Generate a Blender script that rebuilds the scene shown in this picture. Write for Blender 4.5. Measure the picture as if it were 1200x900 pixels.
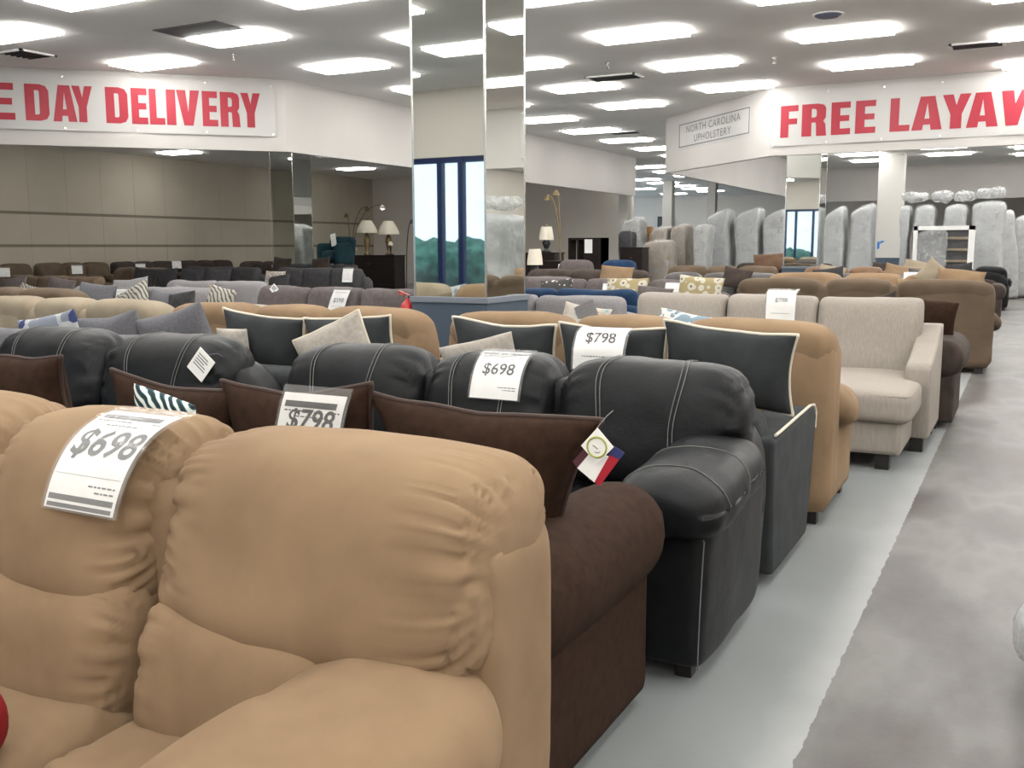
import bpy, bmesh, math, random
import numpy as np
from mathutils import Vector, Matrix
R = math.radians
S = bpy.context.scene
for o in list(bpy.data.objects): bpy.data.objects.remove(o)
COL = S.collection
random.seed(4)

# ------------------------------------------------------------------ camera, world, exposure
F, YAW, PITCH, ROLL, EYE = 1140.5, .48518, .13923, -.00297, 1.45
fw = Vector((-math.sin(YAW)*math.cos(PITCH), math.cos(YAW)*math.cos(PITCH), -math.sin(PITCH)))
rt0 = Vector((math.cos(YAW), math.sin(YAW), 0)); up0 = rt0.cross(fw)
rt = rt0*math.cos(ROLL)+up0*math.sin(ROLL); up = -rt0*math.sin(ROLL)+up0*math.cos(ROLL)
cd = bpy.data.cameras.new('camera'); cam = bpy.data.objects.new('camera', cd); COL.objects.link(cam)
cd.sensor_width = 36; cd.lens = F/1200*36; cd.clip_start = .05; cd.clip_end = 300
m = Matrix((rt, up, -fw)).transposed().to_4x4(); m.translation = Vector((0, 0, EYE)); cam.matrix_world = m
S.camera = cam
S.view_settings.view_transform = 'Standard'; S.view_settings.look = 'None'
S.view_settings.gamma = 1; S.view_settings.use_curve_mapping = False
S.view_settings.exposure = 0.0
PANEL, SIDE_FILL = 14.8, 44.0     # radiance of the ceiling light lens: its face, and side glow added to brighten the ceiling
w = bpy.data.worlds.new('world'); S.world = w; w.use_nodes = True
bg = w.node_tree.nodes['Background']; bg.inputs[0].default_value = (.62, .82, 1, 1); bg.inputs[1].default_value = 2.2
try:
    S.cycles.use_denoising = True; S.cycles.max_bounces = 8; S.cycles.diffuse_bounces = 4
    S.cycles.transparent_max_bounces = 12; S.cycles.caustics_reflective = False; S.cycles.caustics_refractive = False
    S.cycles.sample_clamp_indirect = 6
except Exception: pass

# ------------------------------------------------------------------ materials
def nodes(name):
    m = bpy.data.materials.new(name); m.use_nodes = True
    nt = m.node_tree; b = nt.nodes['Principled BSDF']; return m, nt, b
def lin(c):   # sRGB 0-255 -> linear
    f = lambda v: (v/255/12.92) if v/255 <= .04045 else ((v/255+.055)/1.055)**2.4
    return tuple(f(v) for v in c)+(1,)
def plain(name, c, rough=.6, metal=0, spec=.5):
    m, nt, b = nodes(name); b.inputs['Base Color'].default_value = lin(c); b.inputs['Roughness'].default_value = rough
    b.inputs['Metallic'].default_value = metal; b.inputs['Specular IOR Level'].default_value = spec; return m
def mottled(name, c1, c2, scale, rough=.8, bump=0, bscale=200, sheen=0, spec=.3, stretch=(1,1,1), detail=4, lo=.35, hi=.65, bdist=.004):
    m, nt, b = nodes(name); N = nt.nodes; Lk = nt.links
    tc = N.new('ShaderNodeTexCoord'); mp = N.new('ShaderNodeMapping'); mp.inputs['Scale'].default_value = stretch
    Lk.new(tc.outputs['Object'], mp.inputs[0])
    n = N.new('ShaderNodeTexNoise'); n.inputs['Scale'].default_value = scale; n.inputs['Detail'].default_value = detail
    Lk.new(mp.outputs[0], n.inputs['Vector'])
    r = N.new('ShaderNodeValToRGB'); r.color_ramp.elements[0].position = lo; r.color_ramp.elements[1].position = hi
    r.color_ramp.elements[0].color = lin(c1); r.color_ramp.elements[1].color = lin(c2)
    Lk.new(n.outputs['Fac'], r.inputs[0]); Lk.new(r.outputs[0], b.inputs['Base Color'])
    b.inputs['Roughness'].default_value = rough; b.inputs['Specular IOR Level'].default_value = spec
    if sheen:
        b.inputs['Sheen Weight'].default_value = sheen; b.inputs['Sheen Roughness'].default_value = .5
        b.inputs['Sheen Tint'].default_value = lin(c2)
    if bump:
        n2 = N.new('ShaderNodeTexNoise'); n2.inputs['Scale'].default_value = bscale; n2.inputs['Detail'].default_value = 3
        Lk.new(tc.outputs['Object'], n2.inputs['Vector'])
        bp = N.new('ShaderNodeBump'); bp.inputs['Strength'].default_value = bump; bp.inputs['Distance'].default_value = bdist
        Lk.new(n2.outputs['Fac'], bp.inputs['Height']); Lk.new(bp.outputs[0], b.inputs['Normal'])
    return m
def leather(name, c1, c2, rough=.45):
    m = mottled(name, c1, c2, 5, rough, 0, spec=.2)
    nt = m.node_tree; N = nt.nodes; Lk = nt.links; b = N['Principled BSDF']
    tc = [n for n in N if n.type == 'TEX_COORD'][0]
    v = N.new('ShaderNodeTexVoronoi'); v.inputs['Scale'].default_value = 260
    n2 = N.new('ShaderNodeTexNoise'); n2.inputs['Scale'].default_value = 22; n2.inputs['Detail'].default_value = 5
    Lk.new(tc.outputs['Object'], v.inputs['Vector']); Lk.new(tc.outputs['Object'], n2.inputs['Vector'])
    a = N.new('ShaderNodeMath'); a.operation = 'MULTIPLY_ADD'; a.inputs[1].default_value = .25
    Lk.new(v.outputs['Distance'], a.inputs[0]); Lk.new(n2.outputs['Fac'], a.inputs[2])
    bp = N.new('ShaderNodeBump'); bp.inputs['Strength'].default_value = .35; bp.inputs['Distance'].default_value = .006
    Lk.new(a.outputs[0], bp.inputs['Height']); Lk.new(bp.outputs[0], b.inputs['Normal']); return m
def ribbed(name, c1, c2, scale=90):      # vertical corduroy-like weave
    m = mottled(name, c1, c2, scale, .9, .4, 500, .15, stretch=(1, 1, .12), detail=3); return m
def pattern(name, cols, scale, kind='voronoi', rough=.85):
    m, nt, b = nodes(name); N = nt.nodes; Lk = nt.links
    tc = N.new('ShaderNodeTexCoord'); r = N.new('ShaderNodeValToRGB'); r.color_ramp.interpolation = 'CONSTANT'
    if kind == 'voronoi':
        t = N.new('ShaderNodeTexVoronoi'); t.inputs['Scale'].default_value = scale; out = t.outputs['Color']
    elif kind == 'rings':
        t = N.new('ShaderNodeTexVoronoi'); t.inputs['Scale'].default_value = scale; out = t.outputs['Distance']
    elif kind == 'zebra':
        t = N.new('ShaderNodeTexWave'); t.inputs['Scale'].default_value = scale; t.inputs['Distortion'].default_value = 7
        t.inputs['Detail Scale'].default_value = .7; out = t.outputs['Fac']; t.bands_direction = 'DIAGONAL'
    else:
        t = N.new('ShaderNodeTexNoise'); t.inputs['Scale'].default_value = scale; t.inputs['Detail'].default_value = 2; out = t.outputs['Fac']
    Lk.new(tc.outputs['Object'], t.inputs['Vector'])
    Lk.new(out, r.inputs[0]); e = r.color_ramp.elements
    e[0].position = cols[0][0]; e[0].color = lin(cols[0][1]); e[1].position = cols[1][0]; e[1].color = lin(cols[1][1])
    for p, c in cols[2:]:
        x = e.new(p); x.color = lin(c)
    Lk.new(r.outputs[0], b.inputs['Base Color']); b.inputs['Roughness'].default_value = rough; return m
def emissive(name, c, s):
    m, nt, b = nodes(name); b.inputs['Base Color'].default_value = (.8, .8, .8, 1)
    b.inputs['Emission Color'].default_value = c; b.inputs['Emission Strength'].default_value = s; return m
def film(name, opacity=.35, c=(225, 228, 228), rough=.18, bscale=9, bump=.9):
    m, nt, b = nodes(name); N = nt.nodes; Lk = nt.links
    b.inputs['Base Color'].default_value = lin(c); b.inputs['Roughness'].default_value = rough
    tr = N.new('ShaderNodeBsdfTransparent'); mx = N.new('ShaderNodeMixShader')
    tc = N.new('ShaderNodeTexCoord'); n = N.new('ShaderNodeTexNoise'); n.inputs['Scale'].default_value = bscale
    n.inputs['Detail'].default_value = 4; n.inputs['Distortion'].default_value = 1.2
    Lk.new(tc.outputs['Object'], n.inputs['Vector'])
    rp = N.new('ShaderNodeMapRange'); rp.inputs['From Min'].default_value = .35; rp.inputs['From Max'].default_value = .7
    rp.inputs['To Min'].default_value = opacity*.6; rp.inputs['To Max'].default_value = min(1, opacity*1.5)
    Lk.new(n.outputs['Fac'], rp.inputs[0]); Lk.new(rp.outputs[0], mx.inputs[0])
    bp = N.new('ShaderNodeBump'); bp.inputs['Strength'].default_value = bump; bp.inputs['Distance'].default_value = .05
    Lk.new(n.outputs['Fac'], bp.inputs['Height']); Lk.new(bp.outputs[0], b.inputs['Normal'])
    Lk.new(tr.outputs[0], mx.inputs[1]); Lk.new(b.outputs[0], mx.inputs[2])
    Lk.new(mx.outputs[0], N['Material Output'].inputs[0]); return m

M = {}
M['tan'] = mottled('tan_microfibre', (117, 96, 73), (139, 116, 90), 3.2, .9, .25, 900, .12, detail=6, lo=.3, hi=.7)
M['cream'] = mottled('cream_microfibre', (134, 122, 104), (148, 137, 118), 4, .9, .2, 700, .1)
M['brown'] = mottled('chocolate_twill', (44, 31, 23), (54, 38, 29), 30, .9, .3, 1200, 0, .12)
M['brownmf'] = mottled('mocha_microfibre', (84, 71, 57), (96, 82, 67), 4, .9, .2, 700, .1)
M['umber'] = mottled('umber_chenille', (52, 44, 40), (66, 57, 51), 8, .9, .3, 600, .08)
M['taupe'] = mottled('taupe_weave', (86, 79, 78), (96, 89, 88), 20, .9, .3, 800, .08)
M['black'] = leather('black_leather', (14, 15, 17), (22, 24, 26))
M['grey'] = mottled('slate_suede', (43, 46, 47), (53, 57, 58), 8, .9, .25, 800, .1)
M['lgrey'] = mottled('light_grey_weave', (122, 120, 122), (134, 132, 133), 60, .92, .3, 900, .05)
M['slate'] = mottled('blue_grey_linen', (94, 94, 98), (106, 106, 110), 60, .92, .3, 900, .05)
M['beige'] = ribbed('stone_chenille', (142, 135, 127), (152, 145, 137))
M['navy'] = mottled('navy_velvet', (20, 44, 72), (27, 54, 84), 10, .85, .2, 700, .1)
M['charcoal'] = mottled('charcoal_weave', (44, 44, 46), (58, 57, 58), 20, .9, .3, 700, .15)
M['rust'] = mottled('rust_leather', (98, 72, 52), (118, 90, 66), 5, .55, .2, 60)
M['dkleather'] = leather('dark_grey_leather', (62, 60, 60), (84, 82, 82), .38)
M['teal'] = mottled('dark_teal_fabric', (16, 44, 52), (24, 58, 66), 10, .85, .2, 700)
M['white_pillow'] = mottled('ivory_linen', (160, 154, 144), (174, 168, 159), 40, .92, .2, 900)
M['piping'] = plain('ivory_piping', (205, 198, 182), .8)
M['stitch'] = plain('pale_stitch_thread', (104, 106, 104), .7)
M['darkstitch'] = plain('dark_brown_piping', (52, 36, 28), .8)
M['wood'] = mottled('espresso_wood', (24, 18, 17), (36, 27, 24), 3, .4, 0, stretch=(1, 1, 8))
M['foot'] = plain('dark_wooden_foot', (22, 18, 17), .5)
M['paper'] = plain('white_paper', (236, 236, 233), .55)
M['sleeve'] = film('clear_sleeve', .13, (205, 206, 206), .1, 5, .12)
M['ink'] = plain('grey_ink', (112, 112, 112), .6)
M['dink'] = plain('dark_ink', (66, 66, 66), .6)
M['red_ink'] = mottled('red_banner_ink', (152, 40, 54), (166, 48, 62), .6, .45)
M['vinyl'] = mottled('white_banner_vinyl', (180, 179, 176), (188, 187, 184), .8, .42, .25, 1.6, bdist=.05)
M['wall'] = mottled('white_wall_paint', (206, 199, 190), (212, 206, 198), .5, .8)
M['fascia'] = mottled('white_fascia_paint', (184, 181, 177), (190, 187, 183), .6, .75)
M['ceiling'] = mottled('ceiling_paint', (226, 223, 220), (232, 229, 226), .7, .92, .15, 60)
M['mirror'] = plain('mirror_glass', (226, 230, 226), .015, 1)
M['chrome'] = plain('mirror_trim', (190, 190, 186), .25, 1)
M['bluegrey'] = mottled('blue_grey_paint', (62, 74, 87), (70, 82, 95), 2, .6)
M['sill'] = plain('pale_blue_grey_sill', (108, 116, 126), .5)
M['frame'] = plain('dark_blue_window_frame', (22, 36, 78), .4)
M['post'] = plain('white_post_paint', (192, 190, 184), .7)
M['black_metal'] = plain('black_metal', (18, 18, 18), .45)
M['gold'] = plain('antique_brass', (128, 110, 78), .4, .6)
M['shade'] = mottled('linen_lampshade', (216, 208, 190), (226, 219, 203), 80, .9)
M['white'] = plain('white_enamel', (235, 235, 232), .4)
M['darkgrille'] = plain('dark_grille', (70, 70, 72), .7)
M['void'] = plain('dark_ceiling_board', (84, 82, 82), .8)
M['red'] = plain('red_enamel', (176, 26, 26), .3)
M['redcloth'] = mottled('red_cloth', (120, 14, 22), (134, 22, 30), 20, .9)
M['panel'] = emissive('light_diffuser', (1, .975, .94, 1), PANEL); M['rim'] = emissive('light_diffuser_rim', (1, .975, .94, 1), SIDE_FILL)
M['bulb'] = emissive('lit_bulb', (1, .93, .8, 1), 25)
M['wrapgrey'] = mottled('grey_wrapped_upholstery', (154, 156, 157), (170, 172, 173), 2, .36, .7, 4, spec=.5, bdist=.06)
M['wrapdark'] = mottled('dark_wrapped_upholstery', (50, 51, 53), (64, 65, 67), 2, .35, .5, 4, spec=.5, bdist=.05)
M['wraptan'] = mottled('tan_wrapped_upholstery', (122, 104, 86), (142, 126, 108), 4, .4, .5, 5, spec=.5, bdist=.05)
M['wrapwhite'] = mottled('white_wrapped_mattress', (158, 158, 156), (178, 178, 176), 4, .4, .5, 5, spec=.5, bdist=.05)
M['film'] = film('loose_plastic_film', .24, bscale=5, bump=1.0)
M['filmthick'] = film('bunched_plastic_film', .5, (205, 207, 207), .15, 6, .7)
M['cardboard'] = plain('cardboard', (166, 120, 78), .8)
M['foliage'] = mottled('green_foliage', (36, 74, 60), (72, 120, 100), 3, .9)
M['asphalt'] = mottled('asphalt', (110, 112, 114), (128, 130, 132), 2, .95)
M['glass'] = film('window_glass', .06, (190, 210, 225), .02, 1, 0)
M['green_ring'] = plain('olive_green_print', (150, 158, 60), .6)
M['tagred'] = plain('crimson_tag', (158, 24, 42), .5)
M['tagblue'] = plain('navy_tag', (36, 46, 98), .5)
M['zebra'] = pattern('zebra_print', [(0, (76, 76, 74)), (.34, (166, 162, 150))], 9, 'zebra')
M['hex'] = pattern('blue_hex_print', [(0, (180, 182, 182)), (.42, (122, 128, 140)), (.62, (50, 60, 102)), (.74, (170, 173, 175))], 16)
M['floralbw'] = pattern('black_white_floral', [(0, (190, 188, 182)), (.36, (58, 55, 53))], 14, 'rings')
M['floraly'] = pattern('yellow_floral', [(0, (96, 84, 66)), (.16, (184, 180, 164)), (.46, (150, 136, 100))], 9, 'rings')
M['floralp'] = pattern('pastel_floral', [(0, (184, 178, 168)), (.5, (176, 132, 146)), (.53, (178, 170, 156)), (.7, (124, 156, 162)), (.78, (184, 180, 170))], 26)
M['teal_chevron'] = pattern('teal_chevron', [(0, (230, 232, 228)), (.4, (30, 110, 116)), (.7, (30, 40, 46))], 14, 'zebra')
M['blueprint'] = pattern('blue_ikat_print', [(0, (120, 140, 152)), (.48, (206, 206, 200)), (.58, (110, 132, 146))], 9, 'noise')
M['speckle'] = pattern('taupe_speckle', [(0, (140, 132, 124)), (.5, (176, 168, 158))], 30, 'noise')

def floor_mat():
    m, nt, b = nodes('concrete_floor'); N = nt.nodes; Lk = nt.links
    tc = N.new('ShaderNodeTexCoord'); sp = N.new('ShaderNodeSeparateXYZ'); Lk.new(tc.outputs['Object'], sp.inputs[0])
    def noise(s, d, st=(1, 1, 1)):
        mp = N.new('ShaderNodeMapping'); mp.inputs['Scale'].default_value = st; Lk.new(tc.outputs['Object'], mp.inputs[0])
        n = N.new('ShaderNodeTexNoise'); n.inputs['Scale'].default_value = s; n.inputs['Detail'].default_value = d
        Lk.new(mp.outputs[0], n.inputs['Vector']); return n
    def ramp(src, stops):
        r = N.new('ShaderNodeValToRGB'); e = r.color_ramp.elements
        e[0].position, e[0].color = stops[0][0], lin(stops[0][1]); e[1].position, e[1].color = stops[-1][0], lin(stops[-1][1])
        for p, c in stops[1:-1]:
            x = e.new(p); x.color = lin(c)
        Lk.new(src, r.inputs[0]); return r
    n1 = noise(1.7, 7, (1, .45, 1)); conc = ramp(n1.outputs['Fac'], [(.36, (62, 57, 53)), (.46, (82, 80, 77)), (.55, (104, 103, 100)), (.68, (86, 84, 82))])
    n2 = noise(.7, 5); paint = ramp(n2.outputs['Fac'], [(.35, (124, 128, 128)), (.65, (134, 138, 138))])
    n3 = noise(3, 4)                                    # worn pale strip just left of the paint edge
    off = N.new('ShaderNodeMath'); off.operation = 'MULTIPLY_ADD'; off.inputs[1].default_value = .22; Lk.new(n3.outputs['Fac'], off.inputs[0]); Lk.new(sp.outputs[0], off.inputs[2])
    mr = N.new('ShaderNodeMapRange'); mr.inputs['From Min'].default_value = -.53; mr.inputs['From Max'].default_value = -.38
    mr.inputs['To Max'].default_value = .55; Lk.new(off.outputs[0], mr.inputs[0])
    mixw = N.new('ShaderNodeMixRGB'); mixw.inputs[2].default_value = lin((158, 159, 157)); Lk.new(mr.outputs[0], mixw.inputs[0]); Lk.new(paint.outputs[0], mixw.inputs[1])
    n4 = noise(14, 3); o2 = N.new('ShaderNodeMath'); o2.operation = 'MULTIPLY_ADD'; o2.inputs[1].default_value = .03
    Lk.new(n4.outputs['Fac'], o2.inputs[0]); Lk.new(sp.outputs[0], o2.inputs[2])
    gt = N.new('ShaderNodeMath'); gt.operation = 'GREATER_THAN'; gt.inputs[1].default_value = -.485; Lk.new(o2.outputs[0], gt.inputs[0])
    mx = N.new('ShaderNodeMixRGB'); Lk.new(gt.outputs[0], mx.inputs[0]); Lk.new(mixw.outputs[0], mx.inputs[1]); Lk.new(conc.outputs[0], mx.inputs[2])
    Lk.new(mx.outputs[0], b.inputs['Base Color'])
    rr = N.new('ShaderNodeMapRange'); rr.inputs['To Min'].default_value = .32; rr.inputs['To Max'].default_value = .6; Lk.new(n1.outputs['Fac'], rr.inputs[0]); Lk.new(rr.outputs[0], b.inputs['Roughness'])
    bp = N.new('ShaderNodeBump'); bp.inputs['Strength'].default_value = .06; bp.inputs['Distance'].default_value = .01
    n5 = noise(30, 4); Lk.new(n5.outputs['Fac'], bp.inputs['Height']); Lk.new(bp.outputs[0], b.inputs['Normal'])
    b.inputs['Specular IOR Level'].default_value = .35
    return m
M['floor'] = floor_mat()
def slat_mat():                                        # pale wall panels with a few grooves, on the far left wall
    m = mottled('pale_slat_panel', (176, 168, 152), (186, 178, 162), .6, .7); return m
M['slat'] = slat_mat(); M['slatgap'] = plain('slat_rail', (122, 114, 100), .7)

# ------------------------------------------------------------------ mesh helpers
def link(name, me, mat=None, parent=None, loc=None, rot=None, smooth=False):
    o = bpy.data.objects.new(name, me); COL.objects.link(o)
    if mat is not None:
        me.materials.clear()
        for mm in (mat if isinstance(mat, (list, tuple)) else [mat]): me.materials.append(M[mm] if isinstance(mm, str) else mm)
    if smooth:
        me.polygons.foreach_set('use_smooth', [True]*len(me.polygons))
    if parent: o.parent = parent
    if loc: o.location = loc
    if rot: o.rotation_euler = rot
    return o
def mesh(name, V, Fc):
    me = bpy.data.meshes.new(name); me.from_pydata([tuple(map(float, v)) for v in V], [], [tuple(int(i) for i in f) for f in Fc]); me.update(); return me
def tag(o, label, cat, group=None):
    o['label'] = label; o['category'] = cat
    if group: o['group'] = group
    return o
def thing(name, label, cat, loc=(0, 0, 0), rz=0, group=None):
    o = bpy.data.objects.new(name, None); COL.objects.link(o); o.location = loc; o.rotation_euler = (0, 0, rz); o.empty_display_size = .2
    return tag(o, label, cat, group)
class MB:
    def __init__(s): s.V = []; s.F = []
    def add(s, V, Fc):
        n = len(s.V); s.V += [tuple(v) for v in V]; s.F += [tuple(i+n for i in f) for f in Fc]; return s
    def box(s, x0, x1, y0, y1, z0, z1):
        V = [(x, y, z) for z in (z0, z1) for y in (y0, y1) for x in (x0, x1)]
        return s.add(V, [(0, 2, 3, 1), (4, 5, 7, 6), (0, 1, 5, 4), (2, 6, 7, 3), (0, 4, 6, 2), (1, 3, 7, 5)])
    def poly(s, pts): return s.add(pts, [tuple(range(len(pts)))])
    def prism(s, pts, d):                 # planar loop pts, extruded by vector d
        n = len(pts); V = [Vector(p) for p in pts]; V += [p+Vector(d) for p in V]
        return s.add(V, [tuple(range(n))[::-1], tuple(range(n, 2*n))]+[(i, (i+1) % n, (i+1) % n+n, i+n) for i in range(n)])
    def tube(s, pts, r, n=8, close=False):
        P = [Vector(p) for p in pts]; L = len(P); ring = []
        rr = r if isinstance(r, (list, tuple)) else [r]*L
        prev = None
        for i, p in enumerate(P):
            if close: t = (P[(i+1) % L]-P[i-1])
            else: t = P[min(i+1, L-1)]-P[max(i-1, 0)]
            t.normalize()
            if prev is None: a = t.orthogonal().normalized()
            else: a = (prev-t*prev.dot(t)); a = a.normalized() if a.length > 1e-6 else t.orthogonal().normalized()
            prev = a; b = t.cross(a)
            ring.append([p+(a*math.cos(2*math.pi*k/n)+b*math.sin(2*math.pi*k/n))*rr[i] for k in range(n)])
        V = [v for q in ring for v in q]; Fc = []
        for i in range(L if close else L-1):
            j = (i+1) % L
            for k in range(n): Fc.append((i*n+k, i*n+(k+1) % n, j*n+(k+1) % n, j*n+k))
        if not close: Fc += [tuple(range(n))[::-1], tuple(range((L-1)*n, L*n))]
        return s.add(V, Fc)
    def lathe(s, prof, n=20, c=(0, 0, 0), cap=True):
        V = [(c[0]+r*math.cos(2*math.pi*k/n), c[1]+r*math.sin(2*math.pi*k/n), c[2]+z) for r, z in prof for k in range(n)]
        Fc = [(i*n+k, i*n+(k+1) % n, (i+1)*n+(k+1) % n, (i+1)*n+k) for i in range(len(prof)-1) for k in range(n)]
        if cap: Fc += [tuple(range(n))[::-1], tuple(range((len(prof)-1)*n, len(prof)*n))]
        return s.add(V, Fc)
    def build(s, name, mat, parent=None, loc=None, rot=None, smooth=False, bevel=0):
        me = mesh(name, s.V, s.F)
        if bevel:
            bm = bmesh.new(); bm.from_mesh(me); bmesh.ops.remove_doubles(bm, verts=bm.verts, dist=1e-5)
            bmesh.ops.bevel(bm, geom=bm.edges[:], offset=bevel, segments=2, affect='EDGES', profile=.7); bm.to_mesh(me); bm.free()
        o = link(name, me, mat, parent, loc, rot, smooth); return o
# value noise
_rng = np.random.RandomState(7); _tab = _rng.rand(4096)
def vnoise(P, seed=0):
    P = np.asarray(P, float); I = np.floor(P).astype(int); f = P-I; f = f*f*(3-2*f); out = 0
    for dx in (0, 1):
        for dy in (0, 1):
            for dz in (0, 1):
                h = ((I[:, 0]+dx)*374761+(I[:, 1]+dy)*668265+(I[:, 2]+dz)*224682+seed*9176) % 4093
                wt = (f[:, 0] if dx else 1-f[:, 0])*(f[:, 1] if dy else 1-f[:, 1])*(f[:, 2] if dz else 1-f[:, 2])
                out = out+wt*_tab[h]
    return out*2-1
_cache = {}
def cubegrid(nx, ny, nz):
    k = (nx, ny, nz)
    if k in _cache: return _cache[k]
    idx = {}; V = []; Fc = []
    def vid(i, j, l):
        t = (i, j, l)
        if t not in idx:
            idx[t] = len(V)
            V.append([math.sin((2*c/n-1)*math.pi/4)/math.sin(math.pi/4) for c, n in zip(t, k)])
        return idx[t]
    for i in range(nx):
        for j in range(ny):
            Fc.append((vid(i, j, 0), vid(i, j+1, 0), vid(i+1, j+1, 0), vid(i+1, j, 0))); Fc.append((vid(i, j, nz), vid(i+1, j, nz), vid(i+1, j+1, nz), vid(i, j+1, nz)))
    for i in range(nx):
        for l in range(nz):
            Fc.append((vid(i, 0, l), vid(i+1, 0, l), vid(i+1, 0, l+1), vid(i, 0, l+1))); Fc.append((vid(i, ny, l), vid(i, ny, l+1), vid(i+1, ny, l+1), vid(i+1, ny, l)))
    for j in range(ny):
        for l in range(nz):
            Fc.append((vid(0, j, l), vid(0, j, l+1), vid(0, j+1, l+1), vid(0, j+1, l))); Fc.append((vid(nx, j, l), vid(nx, j+1, l), vid(nx, j+1, l+1), vid(nx, j, l+1)))
    _cache[k] = (np.array(V), Fc); return _cache[k]
def sq(Q, p):
    if not isinstance(p, tuple): return Q/((np.abs(Q)**p).sum(1)**(1/p))[:, None]
    A = np.abs(Q); lo = np.full(len(Q), .2); hi = np.full(len(Q), 4.0); pa = np.array(p)
    for _ in range(30):
        md = (lo+hi)/2; big = ((A*md[:, None])**pa).sum(1) > 1
        hi = np.where(big, md, hi); lo = np.where(big, lo, md)
    return Q*lo[:, None]
def wrinkle(P, Q, h, wr, wf, seed, gath, gf):
    d = np.zeros(len(P))
    if gath and wr > .0115:                                  # long soft folds running up the lumbar cushions
        f = vnoise(np.stack([P[:, 0]*7+P[:, 2]*2, P[:, 2]*1.5, P[:, 0]*0+seed*3.7], 1), seed+9); d -= .55*wr*np.maximum(0, 1-3*np.abs(f))*(1-np.abs(Q[:, 2])**3)
    if wr: d += wr*vnoise(P*wf, seed)+wr*.5*vnoise(P*wf*2.3, seed+3)
    if gath:
        a_ = np.abs(Q[:, 0]); e = np.clip((a_-.5)/.4, 0, 1)**1.3*np.clip((1-a_)/.07, 0, 1)
        ang = np.arctan2(Q[:, 2], Q[:, 1])*(h[1]+h[2])
        v = vnoise(np.stack([P[:, 0]*4, ang*gf, ang*0+seed], 1), seed)
        d -= gath*e*np.maximum(0, 1-2.2*np.abs(v))          # narrow creases running in from the seams
    return d
def soft(name, mat, parent, x, y, z, p=4, n=(12, 8, 10), fn=None, wr=0, wf=5, seed=1, gath=0, gf=26, loc=None, rot=None):
    """a cushion filling the box x,y,z: super-ellipsoid of power p, fn(Q,P)->P bends it, wr wrinkles, gath pleats at the two x ends"""
    Q0, Fc = cubegrid(*n); Q = sq(Q0, p)
    c = np.array([(x[0]+x[1])/2, (y[0]+y[1])/2, (z[0]+z[1])/2]); h = np.array([(x[1]-x[0])/2, (y[1]-y[0])/2, (z[1]-z[0])/2])
    N = np.sign(Q)*np.abs(Q)**(np.array(p)-1)*np.array(p)/h; N /= np.linalg.norm(N, axis=1)[:, None]+1e-9
    P = Q*h+c; P = P+N*wrinkle(P, Q, h, wr, wf, seed, gath, gf)[:, None]
    if fn: P = fn(Q, P)
    return link(name, mesh(name, P, Fc), mat, parent, loc, rot, True)
def on_soft(x, y, z, p, fn, dirs, off=.003, wr=0, wf=5, seed=1, gath=0, gf=26):
    """points on the same surface, for stitching and signs: dirs in [-1,1]^3"""
    Q = sq(np.array(dirs, float), p)
    c = np.array([(x[0]+x[1])/2, (y[0]+y[1])/2, (z[0]+z[1])/2]); h = np.array([(x[1]-x[0])/2, (y[1]-y[0])/2, (z[1]-z[0])/2])
    N = np.sign(Q)*np.abs(Q)**(np.array(p)-1)*np.array(p)/h; N /= np.linalg.norm(N, axis=1)[:, None]+1e-9
    P = Q*h+c; P = P+N*(off+wrinkle(P, Q, h, wr, wf, seed, gath, gf))[:, None]
    return fn(Q, P) if fn else P
def children(o): return [c for c in bpy.data.objects if c.parent == o]
KIDS = {}
def copy_tree(o, swap=None):
    def rec(a, par):
        c = a.copy(); COL.objects.link(c); c.parent = par
        if swap and a.type == 'MESH':
            for i, sl in enumerate(a.material_slots):
                nm = sl.material.name if sl.material else None
                if nm in swap: c.material_slots[i].link = 'OBJECT'; c.material_slots[i].material = swap[nm]
        for ch in KIDS[a.name]: rec(ch, c)
        return c
    todo = [o]
    while todo:
        a = todo.pop()
        if a.name not in KIDS: KIDS[a.name] = children(a)
        todo += KIDS[a.name]
    return rec(o, None)
def recolour(o, mat): return {o: M[mat]}
def text_geo(body, size, bold=0, shear=0, spacing=1.0):
    cu = bpy.data.curves.new('lettering', 'FONT'); cu.body = body; cu.size = size; cu.offset = bold; cu.align_x = 'CENTER'; cu.align_y = 'CENTER'
    cu.shear = shear; cu.space_character = spacing; cu.resolution_u = 3
    ob = bpy.data.objects.new('lettering', cu); COL.objects.link(ob)
    dg = bpy.context.evaluated_depsgraph_get(); me = ob.evaluated_get(dg).to_mesh()
    V = [tuple(v.co) for v in me.vertices]; Fc = [tuple(p.vertices) for p in me.polygons]
    ob.evaluated_get(dg).to_mesh_clear(); bpy.data.objects.remove(ob); bpy.data.curves.remove(cu)
    return V, Fc
def rect(x0, x1, y0, y1): return [(x0, y0, 0), (x1, y0, 0), (x1, y1, 0), (x0, y1, 0)], [(0, 1, 2, 3)]

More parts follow.
